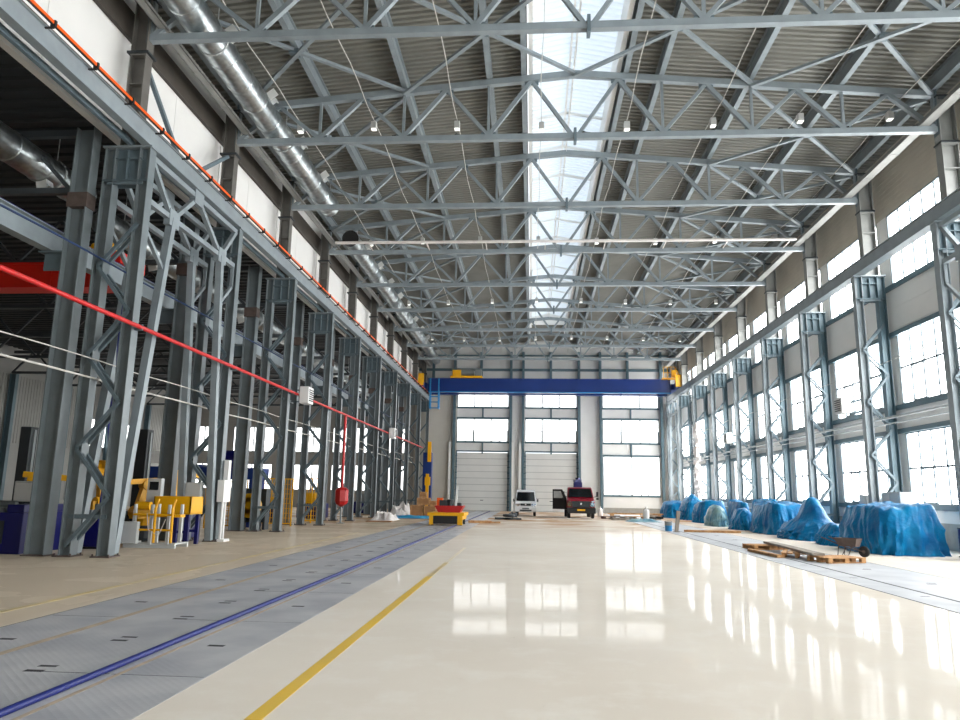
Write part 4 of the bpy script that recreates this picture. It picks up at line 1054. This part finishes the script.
single('scrap_heap', m, DARK, 'low dark heap of machine parts on the floor left of the minivan', 'scrap', loc=(-1.45, 48.2, .02))
# blue and yellow mast against the end of the left row
t = Thing('lifting_mast', 'tall blue and yellow lifting mast at the far end of the left row', 'machine', (-8.75, 61.6, 0))
mb = MB(); mb.mm(-9.15, 61.3, 1.1, -8.4, 62.0, 5.0); t.part('body', mb, BLUEC, bevel=.02)
mb = MB(); mb.mm(-8.85, 61.15, .1, -8.6, 61.3, 3.2); mb.mm(-8.75, 61.15, 4.2, -8.45, 61.3, 5.9); mb.box((-8.7, 61.2, 2.6), (.45, .2, .7)); t.part('carriage', mb, YEL)
mb = MB(); mb.mm(-9.2, 61.1, 0, -8.3, 62.2, .2); mb.mm(-9.1, 61.4, .2, -8.5, 61.9, 1.1); t.part('base', mb, DARK)
# stacked boxes, crates and sheeting at the end of the left row
bx = [(-7.9, 51, 0, .9, .8, .8), (-7.0, 51, 0, .8, .8, .75), (-7.45, 51.05, .8, .9, .7, .5), (-6.8, 51.1, .75, .45, .5, .35), (-7.5, 51.05, 1.3, .5, .5, .4), (-6.2, 50.3, 0, .5, .5, .45)]
nm = ('large brown crate at the bottom left of the crate stack', 'brown crate at the bottom right of the crate stack', 'long brown crate across the top of the two lower crates', 'small brown box on the right-hand lower crate', 'topmost small brown box of the crate stack', 'small brown box on the floor right of the crate stack')
for (x, y, z, a_, b2, c_), lab in zip(bx, nm):
    t = Thing('wooden_crate', lab, 'crate', (x, y, z), 'crates at the end of the left row')
    mb = MB(); mb.mm(x-a_/2+.02, y-b2/2+.02, z, x+a_/2-.02, y+b2/2-.02, z+c_-.01); t.part('body', mb, CARD)
    mb = MB()
    for zz in (z+.01, z+c_-.09): mb.mm(x-a_/2, y-b2/2, zz, x+a_/2, y-b2/2+.02, zz+.08)
    for xx in (x-a_/2, x+a_/2-.08): mb.mm(xx, y-b2/2-.005, z+.01, xx+.08, y-b2/2+.02, z+c_-.01)
    t.part('batten', mb, WOOD)
def flat_sheet(x0, x1, y0, y1, hgt, seed, name, label, cat, mt, nx=26, ny=26):
    vs = []; fs = []
    for j in range(ny):
        for i in range(nx):
            u, v = i/(nx-1), j/(ny-1); e = min(1, 5*min(u, 1-u))*min(1, 5*min(v, 1-v))
            n_ = noise.fractal(V((u*3+seed, v*3, seed*.7)), 1.0, 2.0, 3)
            rr = .12*noise.noise(V((u*4+seed, v*4, 9))); vs.append((x0+(x1-x0)*u+rr, y0+(y1-y0)*v+rr, .008+max(0, hgt*e*(.55+.8*n_))))
    n = len(vs); vs += [(x, y, 0.0) for x, y, z in vs]
    for j in range(ny-1):
        for i in range(nx-1):
            q = j*nx+i; fs.append((q, q+1, q+nx+1, q+nx)); fs.append((n+q, n+q+nx, n+q+nx+1, n+q+1))
    for i in range(nx-1):
        fs.append((i, n+i, n+i+1, i+1)); q = (ny-1)*nx+i; fs.append((q, q+1, n+q+1, n+q))
    for j in range(ny-1):
        q = j*nx; fs.append((q, q+nx, n+q+nx, n+q)); q = j*nx+nx-1; fs.append((q, n+q, n+q+nx, q+nx))
    m = MB(); m.add(vs, fs)
    return single(name, m, mt, label, cat, loc=((x0+x1)/2, (y0+y1)/2, 0), smooth=True)
flat_sheet(-9.4, -6.6, 47.0, 50.0, .16, 3, 'plastic_sheet', 'bright cyan plastic sheet lying on the floor left of the yellow cart', 'plastic sheet', SHEETC)
flat_sheet(-10.0, -8.5, 50.2, 53.0, .95, 5, 'plastic_sheet', 'heap of crumpled white plastic sheeting behind the cyan sheet', 'plastic sheet', PLASTIC)
flat_sheet(-9.4, -8.0, 42.5, 44.8, .5, 8, 'plastic_sheet', 'small crumpled pale sheet heap beside the far left columns', 'plastic sheet', PLASTIC)
m = MB(); m.box((-8.5, 41.0, .03), (1.4, .8, .04), rz=.1); single('board', m, CARD, 'flat brown board on the floor near the far left columns', 'board', loc=(-8.5, 41, .01))
m = MB(); m.box((-2.9, 42.0, .07), (1.3, .3, .14), rz=.2); m.box((-2.2, 42.3, .04), (.9, .2, .08), rz=-.1); single('timber_offcuts', m, WOOD, 'timber offcuts on the floor right of the yellow cart', 'timber', loc=(-2.6, 42, 0))
# pile by the far right window
for i, (x, y, z, sx, sy, rz, lab) in enumerate(((5.9, 54, .0, 1.6, 1.0, .2, 'low wooden pallet at the left of the rubble by the end window'), (7.6, 55, .0, 1.5, 1.0, -.3, 'low wooden pallet in the middle of the rubble by the end window'), (9.0, 56, 0, 1.4, .8, .4, 'dark low pallet at the right of the rubble by the end window'))):
    m = MB()
    for j in range(5): m.box((x-.5*math.sin(rz)*0+(-.4+.2*j)*-math.sin(rz), y+(-.4+.2*j)*math.cos(rz), .17), (sx, .14, .03), rz=rz)
    for s in (-1, 0, 1): m.box((x+s*sx*.45*math.cos(rz), y+s*sx*.45*math.sin(rz), .08), (.12, .9, .15), rz=rz)
    single('pallet', m, (RUSTY, CARD, DARK)[i], lab, 'pallet', loc=(x, y, 0), group='pallets by the end window')
for x, y, h, r, lab in ((7.7, 50.2, .95, .2, 'white plastic canister standing in the middle of the rubble'), (5.4, 58.5, .8, .2, 'white plastic canister standing at the far left of the rubble')):
    t = Thing('canister', lab, 'canister', (x, y, 0), 'white canisters'); mb = MB(); mb.lathe([(r*.9, 0), (r, .03), (r, h*.7), (r*.8, h*.78), (r*.3, h*.86), (r*.3, h*.93)], (x, y, 0), n=18); t.part('body', mb, PLASTIC, smooth=True)
    mb = MB(); mb.lathe([(r*.36, h*.92), (r*.36, h)], (x, y, 0), n=14); t.part('cap', mb, WHITE)
m = MB(); m.box((8.0, 57.5, .3), (4.2, .25, .1), rz=.05); m.box((6.2, 57.4, .13), (.3, .3, .26)); m.box((9.8, 57.6, .13), (.3, .3, .26)); single('trestle_board', m, WOOD, 'long pale board on low blocks beneath the end window', 'board', loc=(8, 57.5, 0))
flat_sheet(6.2, 8.4, 48.4, 49.8, .22, 12, 'plastic_sheet', 'pale blue crumpled sheet in front of the rubble by the end window', 'plastic sheet', TARPG)

m = MB(); rg = random.Random(4)
for i in range(26):
    m.box((rg.uniform(5.4, 8.6), rg.uniform(51.0, 53.2), .05+.018*i*rg.random()), (rg.uniform(.4, 1.3), rg.uniform(.08, .22), .05), rz=rg.uniform(-.6, .6), ry=rg.uniform(-.08, .08))
m.mm(5.6, 51.2, 0, 8.4, 53.0, .04)
single('board_heap', m, WOODB, 'low jumble of weathered boards beneath the far right end window', 'boards', loc=(7, 52, 0))

# ------------------------------------------------------------------ machinery in the left bay
t = Thing('machine_bed', 'deep blue machine bed with dark panels at the left edge', 'machine', (-13.2, 17.9, 0))
mb = MB(); mb.mm(-14.6, 17.5, .0, -12.55, 19.2, 1.0); mb.mm(-13.0, 17.5, 1.0, -12.55, 19.2, 1.2); t.part('housing', mb, BLUED, bevel=.02)
for x in (-14.2, -13.75, -13.3):
    mb = MB(); mb.mm(x, 17.48, .25, x+.28, 17.5, .8); t.part('access_panel', mb, DARK)
mb = MB(); mb.mm(-14.6, 17.7, 1.0, -13.2, 19.0, 1.12); mb.tube((-14.5, 18.1, 1.2), (-13.2, 18.1, 1.2), .08, 12); t.part('guideway', mb, GREYM)
t = Thing('control_box', 'white control box standing on the blue machine bed', 'control box', (-13.05, 18.4, 1.205))
mb = MB(); mb.mm(-13.4, 18.2, 1.27, -12.86, 18.6, 1.78); t.part('casing', mb, GREY, bevel=.02)
mb = MB(); mb.mm(-13.3, 18.25, 1.205, -12.95, 18.55, 1.27); t.part('foot', mb, DARK)
mb = MB(); mb.mm(-13.36, 18.18, 1.26, -12.9, 18.2, 1.74); t.part('door', mb, LAMP)
for lab, x, y, z in (('dark square machine column behind the blue machine bed', -18.1, 25.0, 3.75), ('dark square machine column between the two nearest left columns', -13.75, 25.0, 3.7), ('shorter dark square machine column deeper in the left bay', -19.6, 34, 3.4)):
    t = Thing('machine_column', lab, 'machine', (x, y, 0), 'dark machine columns'); mb = MB(); mb.mm(x-.2, y-.2, .1, x+.2, y+.2, z); t.part('shaft', mb, DARK, bevel=.02)
    mb = MB(); mb.mm(x-.45, y-.45, 0, x+.45, y+.45, .1); t.part('base', mb, DARK)
    mb = MB(); mb.mm(x+.2, y-.06, .3, x+.24, y+.06, z-.1); t.part('guide', mb, GREYM)
def robot(x, y, rz, label, s=1.0, ped=.5):
    t = Thing('robot_arm', label, 'robot', (0, 0, 0), 'yellow robot arms')
    def L_(mb): 
        for i, p in enumerate(mb.v): mb.v[i] = p*s
        return mb
    mb = MB(); mb.lathe([(.36, 0), (.36, .06), (.28, .1), (.26, ped)], (0, 0, 0), n=20); t.part('base', L_(mb), DARK)
    mb = MB(); mb.lathe([(.3, ped), (.32, ped+.1), (.3, ped+.35), (.2, ped+.45)], (0, 0, 0), n=18); mb.mm(-.12, -.28, ped+.2, .35, .28, ped+.5); t.part('turret', L_(mb), YEL)
    mb = MB(); mb.bar((.25, 0, ped+.4), (.05, 0, ped+1.25), .2, .24, up=(0,1,0)); mb.tube((.25, -.2, ped+.4), (.25, .2, ped+.4), .2, 16); mb.tube((.05, -.18, ped+1.25), (.05, .18, ped+1.25), .16, 16); t.part('lower_arm', L_(mb), YEL)
    mb = MB(); mb.bar((-.25, 0, ped+1.4), (.95, 0, ped+1.3), .16, .2, up=(0,1,0)); mb.tube((.5, 0, ped+1.34), (1.0, 0, ped+1.3), .08, 12); t.part('upper_arm', L_(mb), YEL)
    mb = MB(); mb.tube((.98, 0, ped+1.3), (1.06, 0, ped+1.12), .07, 12); mb.box((1.08, 0, ped+1.05), (.16, .16, .1)); t.part('wrist', L_(mb), GREYM)
    t.o.location = (x, y, 0); t.o.rotation_euler = (0, 0, rz); return t.o
robot(-12.9, 21.2, -.6, 'yellow robot arm seen between the two posts nearest the camera', 1.25)
robot(-14.6, 20.6, .3, 'yellow robot arm at the left edge behind the blue machine bed', 1.05)
robot(-13.3, 26.2, 1.0, 'yellow robot arm behind the grey frame with yellow rails', 1.2)
robot(-12.2, 22.6, -2.2, 'yellow robot arm close behind the nearest laced column', 1.0)
robot(-14.4, 27.6, 2.2, 'yellow robot arm standing deepest, left of the blue gantry', 1.05)
for lab, x0, y0, x1, y1, z1, mt in (('low blue machine housing behind the nearest laced column', -12.9, 19.4, -11.6, 20.2, .85, BLUED), ('long dark machine housing in the left bay under the yellow robots', -19.0, 22.4, -13.2, 23.6, .9, DARK), ('deep blue machine housing behind the grey frame', -13.0, 23.6, -11.3, 24.6, 1.0, BLUED)):
    t = Thing('machine_housing', lab, 'machine', ((x0+x1)/2, (y0+y1)/2, 0)); mb = MB(); mb.mm(x0, y0, .06, x1, y1, z1); t.part('casing', mb, mt, bevel=.03)
    mb = MB(); mb.mm(x0+.05, y0+.05, 0, x1-.05, y1-.05, .06); t.part('plinth', mb, BLACK)
    mb = MB(); mb.mm(x0+.15, y0-.02, .2, x0+(x1-x0)*.45, y0, z1-.12); t.part('hatch', mb, DARK if mt is BLUED else GREYM)
    mb = MB(); mb.mm(x0+.3, y0+.2, z1, x0+.8, y0+.6, z1+.18); mb.tube((x1-.4, y0+.4, z1), (x1-.4, y0+.4, z1+.35), .12, 12); t.part('motor', mb, GREYM)
# grey frame with yellow rails
t = Thing('roller_stand', 'pale grey machine stand with yellow tubular rails between the two nearest left columns', 'machine stand', (-10.8, 20.4, 0))
mb = MB(); mb.mm(-11.45, 20.2, 0, -9.95, 20.28, .1); mb.mm(-11.45, 20.95, 0, -9.95, 21.03, .1); mb.mm(-11.45, 20.2, .1, -11.37, 21.03, .14); mb.mm(-10.05, 20.2, .1, -9.95, 21.03, .14); t.part('base_frame', mb, GREY)
for xx, yy in ((-11.2, 20.24), (-10.7, 20.24), (-10.2, 20.24), (-10.9, 20.99), (-10.2, 20.99)):
    mb = MB(); mb.mm(xx-.04, yy-.04, .08, xx+.04, yy+.04, 1.05); mb.tube((xx, yy, 1.05), (xx, yy, 1.2), .05, 10); t.part('post', mb, GREY)
mb = MB()
for z in (.5, .92): mb.tube((-11.2, 20.17, z), (-10.1, 20.17, z), .03, 10)
for xx in (-10.55, -10.05): mb.poly([(xx, 20.15, .15), (xx, 20.12, 1.1), (xx+.03, 20.2, 1.35)], .04, 8)
mb.mm(-11.1, 20.3, .85, -9.9, 20.6, .93); mb.tube((-11.3, 20.5, 1.15), (-10.9, 20.5, 1.15), .12, 12); t.part('yellow_rail', mb, YEL)
mb = MB(); mb.mm(-11.48, 20.05, .12, -11.0, 20.2, .72); t.part('junction_box', mb, GREY, bevel=.015)
mb = MB(); mb.poly([(-10.8, 20.15, .95), (-10.7, 20.1, .5), (-10.4, 20.12, .35), (-10.25, 20.15, .8)], .012, 6); t.part('hose', mb, CABLE)
# yellow bin on blue legs
t = Thing('parts_bin', 'yellow trough bin on a blue stand beside the second left column', 'bin', (-10.4, 21.7, 0))
mb = MB(); mb.mm(-11.25, 21.3, .92, -10.1, 21.34, 1.42); mb.mm(-11.25, 22.1, .92, -10.1, 22.14, 1.42); mb.mm(-11.25, 21.3, .92, -11.21, 22.14, 1.42); mb.mm(-10.14, 21.3, .92, -10.1, 22.14, 1.42); mb.mm(-11.25, 21.3, .9, -10.1, 22.14, .94); t.part('trough', mb, YEL)
for xx, yy in ((-10.55, 21.4), (-10.2, 21.4), (-10.55, 22.05), (-10.2, 22.05), (-11.05, 22.05)):
    mb = MB(); mb.mm(xx-.05, yy-.05, 0, xx+.05, yy+.05, .9); t.part('leg', mb, BLUED)
mb = MB(); mb.mm(-10.55, 21.37, .35, -10.2, 21.43, .43); mb.mm(-10.55, 22.02, .35, -10.2, 22.08, .43); t.part('crossbar', mb, BLUED)
t = Thing('switch_cabinet', 'grey switch cabinet behind the yellow trough bin', 'cabinet', (-10.9, 23.0, 0))
mb = MB(); mb.mm(-11.0, 22.75, 1.2, -10.5, 22.95, 1.85); t.part('casing', mb, GREY, bevel=.01)
mb = MB(); mb.mm(-10.95, 22.95, 0, -10.87, 23.03, 1.8); mb.mm(-10.63, 22.95, 0, -10.55, 23.03, 1.8); t.part('stand', mb, GREYM)
mb = MB(); mb.mm(-10.97, 22.735, 1.24, -10.53, 22.75, 1.81); t.part('door', mb, GREY)
t = Thing('junction_cabinet', 'white electrical box with cable duct on the second left column', 'electrical box', (-9.98, FY(1)+.0, 1.2))
mb = MB(); mb.mm(-10.08, FY(1)-.35, 1.25, -9.85, FY(1)+.2, 1.95); t.part('casing', mb, LAMP, bevel=.015)
mb = MB(); mb.mm(-10.06, FY(1)+.0, 1.95, -9.9, FY(1)+.2, 2.6); t.part('upper_box', mb, LAMP, bevel=.01)
mb = MB(); mb.tube((-9.97, FY(1)-.1, 0), (-9.97, FY(1)-.1, 1.25), .04, 10); mb.tube((-9.97, FY(1)+.1, 0), (-9.97, FY(1)+.1, 1.25), .04, 10); mb.mm(-10.05, FY(1)-.2, 0, -9.8, FY(1)+.25, .08); t.part('conduit', mb, LAMP)
# control panels standing on the aisle side
for lab, x, y, z0, z1 in (('white control panel on a post behind the grey stand', -11.6, 22.0, 1.2, 1.95), ('white control panel on a stand near the yellow robot deep in the left bay', -15.6, 24.0, 1.2, 1.9)):
    t = Thing('operator_console', lab, 'control panel', (x, y, 0)); mb = MB(); mb.mm(x-.22, y-.1, z0, x+.22, y+.1, z1); t.part('casing', mb, GREY, bevel=.015)
    mb = MB(); mb.tube((x, y, 0), (x, y, z0), .04, 10); mb.mm(x-.2, y-.2, 0, x+.2, y+.2, .04); t.part('stand', mb, GREYM)
    mb = MB(); mb.mm(x-.14, y-.115, z1-.35, x+.14, y-.1, z1-.1); t.part('screen', mb, GLASSD)
# blue gantry with yellow mesh guards
t = Thing('gantry_machine', 'long blue machine gantry above the yellow guards in the left bay', 'machine', (-15, 32.6, 0))
mb = MB(); mb.mm(-17.5, 32.0, 2.1, -12.2, 33.4, 2.62); mb.mm(-16.9, 32.2, 2.62, -15.0, 33.2, 2.75); t.part('bridge', mb, BLUEC, bevel=.03)
mb = MB(); mb.lathe([(.3, -.8), (.42, -.7), (.42, .7), (.3, .8)], (-14.0, 32.7, 3.0), axis='X', n=18); t.part('drive', mb, BLUED)
for xx in (-17.3, -12.5):
    for yy in (32.2, 33.2):
        mb = MB(); mb.mm(xx-.12, yy-.12, 0, xx+.12, yy+.12, 2.1); t.part('leg', mb, BLUEC)
mb = MB(); mb.mm(-17.8, 31.6, 2.75, -15.2, 31.7, 3.3); t.part('white_panel', mb, WHITE)
def mesh_guard(x0, x1, y, z1, label):
    t = Thing('mesh_guard', label, 'guard fence', ((x0+x1)/2, y, 0), 'yellow machine guards')
    mb = MB()
    for x in (x0, (x0+x1)/2, x1): mb.mm(x-.03, y-.03, 0, x+.03, y+.03, z1)
    for z in (.15, z1): mb.mm(x0, y-.025, z-.05, x1, y+.025, z)
    t.part('frame', mb, YEL)
    mb = MB(); n = int((x1-x0)/.12)
    for i in range(1, n): xx = x0+(x1-x0)*i/n; mb.mm(xx-.012, y-.01, .15, xx+.012, y+.01, z1-.05)
    for i in range(1, 9): z = .15+(z1-.2)*i/9; mb.mm(x0, y-.008, z-.01, x1, y+.008, z+.01)
    t.part('bars', mb, YEL)
mesh_guard(-14.0, -12.7, 30.9, 2.0, 'yellow barred guard behind the third laced left column, left one')
mesh_guard(-12.7, -11.2, 33.9, 2.2, 'yellow barred guard between the third and fourth left columns')
mesh_guard(-11.75, -10.95, 37.5, 2.3, 'yellow barred guard behind the fourth laced left column')
mesh_guard(-15.6, -13.8, 39.5, 2.3, 'yellow barred guard deepest in the left bay')
t = Thing('winding_drum', 'round yellow winding drum with spokes behind the left columns', 'drum', (-11.75, 30.1, 0))
mb = MB(); c = (-11.75, 30.1, 1.0)
mb.lathe([(.34, -.08), (.5, -.08), (.5, .08), (.34, .08), (.34, -.08)], c, axis='Y', n=28); mb.lathe([(.04, -.1), (.16, -.1), (.16, .1), (.04, .1)], c, axis='Y', n=16)
for i in range(6):
    a_ = PI*i/3; mb.bar((c[0]+.1*math.cos(a_), c[1], c[2]+.1*math.sin(a_)), (c[0]+.4*math.cos(a_), c[1], c[2]+.4*math.sin(a_)), .07, .06, up=(0,1,0))
t.part('wheel', mb, YEL)
mb = MB(); mb.mm(-12.15, 30.25, 0, -12.0, 30.5, 1.1); mb.mm(-11.5, 30.25, 0, -11.35, 30.5, 1.1); mb.mm(-12.15, 30.25, 1.0, -11.35, 30.5, 1.1); mb.tube((-11.75, 30.1, 1.0), (-11.75, 30.4, 1.0), .06, 10); t.part('stand', mb, DARK)
mb = MB(); mb.mm(-12.3, 30.5, .3, -11.2, 31.0, 1.7); mb.mm(-12.3, 30.5, 0, -12.2, 31, .3); mb.mm(-11.3, 30.5, 0, -11.2, 31, .3); t.part('gearbox', mb, DARK)
for lab, x, y in (('dark blue machine block under the guards, nearer one', -13.6, 36.6), ('dark blue machine block under the guards, far one', -13.2, 43.9), ('dark blue machine block beside the far left columns', -12.9, 56.2)):
    t = Thing('machine_block', lab, 'machine', (x, y, 0), 'blue machine blocks'); mb = MB(); mb.mm(x-.8, y-.6, .05, x+.8, y+.6, .9); t.part('casing', mb, BLUED, bevel=.03)
    mb = MB(); mb.mm(x-.7, y-.5, 0, x+.7, y+.5, .05); t.part('plinth', mb, BLACK)
    mb = MB(); mb.mm(x-.5, y-.3, .9, x+.2, y+.3, 1.5); mb.tube((x+.5, y, .9), (x+.5, y, 1.3), .16, 12); t.part('drive', mb, YEL if y < 50 else GREYM)
# posts of the outer wall
p0 = None
for k in range(0, 9):
    lab = 'dark steel post on the outer wall of the left bay, %s from the camera' % (ORD[k] if k else 'nearest')
    if p0 is None:
        m = MB(); m.ibeam((-35.9, FY(0), 0), (-35.9, FY(0), 9.3), .3, .45, up=(1,0,0)); p0 = single('outer_post', m, TEAL, lab, 'column', loc=(-35.9, FY(0), 0), group='posts of the outer wall')
    else:
        c = p0.copy(); COL.objects.link(c); c.location = (-35.9, FY(k), 0); c['label'] = lab

# ------------------------------------------------------------------ daylight
w = bpy.data.worlds.new('overcast_sky'); S.world = w; w.use_nodes = True
bg = w.node_tree.nodes['Background']; bg.inputs['Color'].default_value = (0.88, 0.94, 1.0, 1); bg.inputs['Strength'].default_value = 0.95
S.view_settings.view_transform = 'Standard'; S.view_settings.look = 'None'; S.view_settings.gamma = 1.0
S.view_settings.use_curve_mapping = False
S.view_settings.exposure = 1.02
S.cycles.max_bounces = 8; S.cycles.diffuse_bounces = 3; S.cycles.glossy_bounces = 4
S.cycles.sample_clamp_indirect = 6.0
S.cycles.use_denoising = True
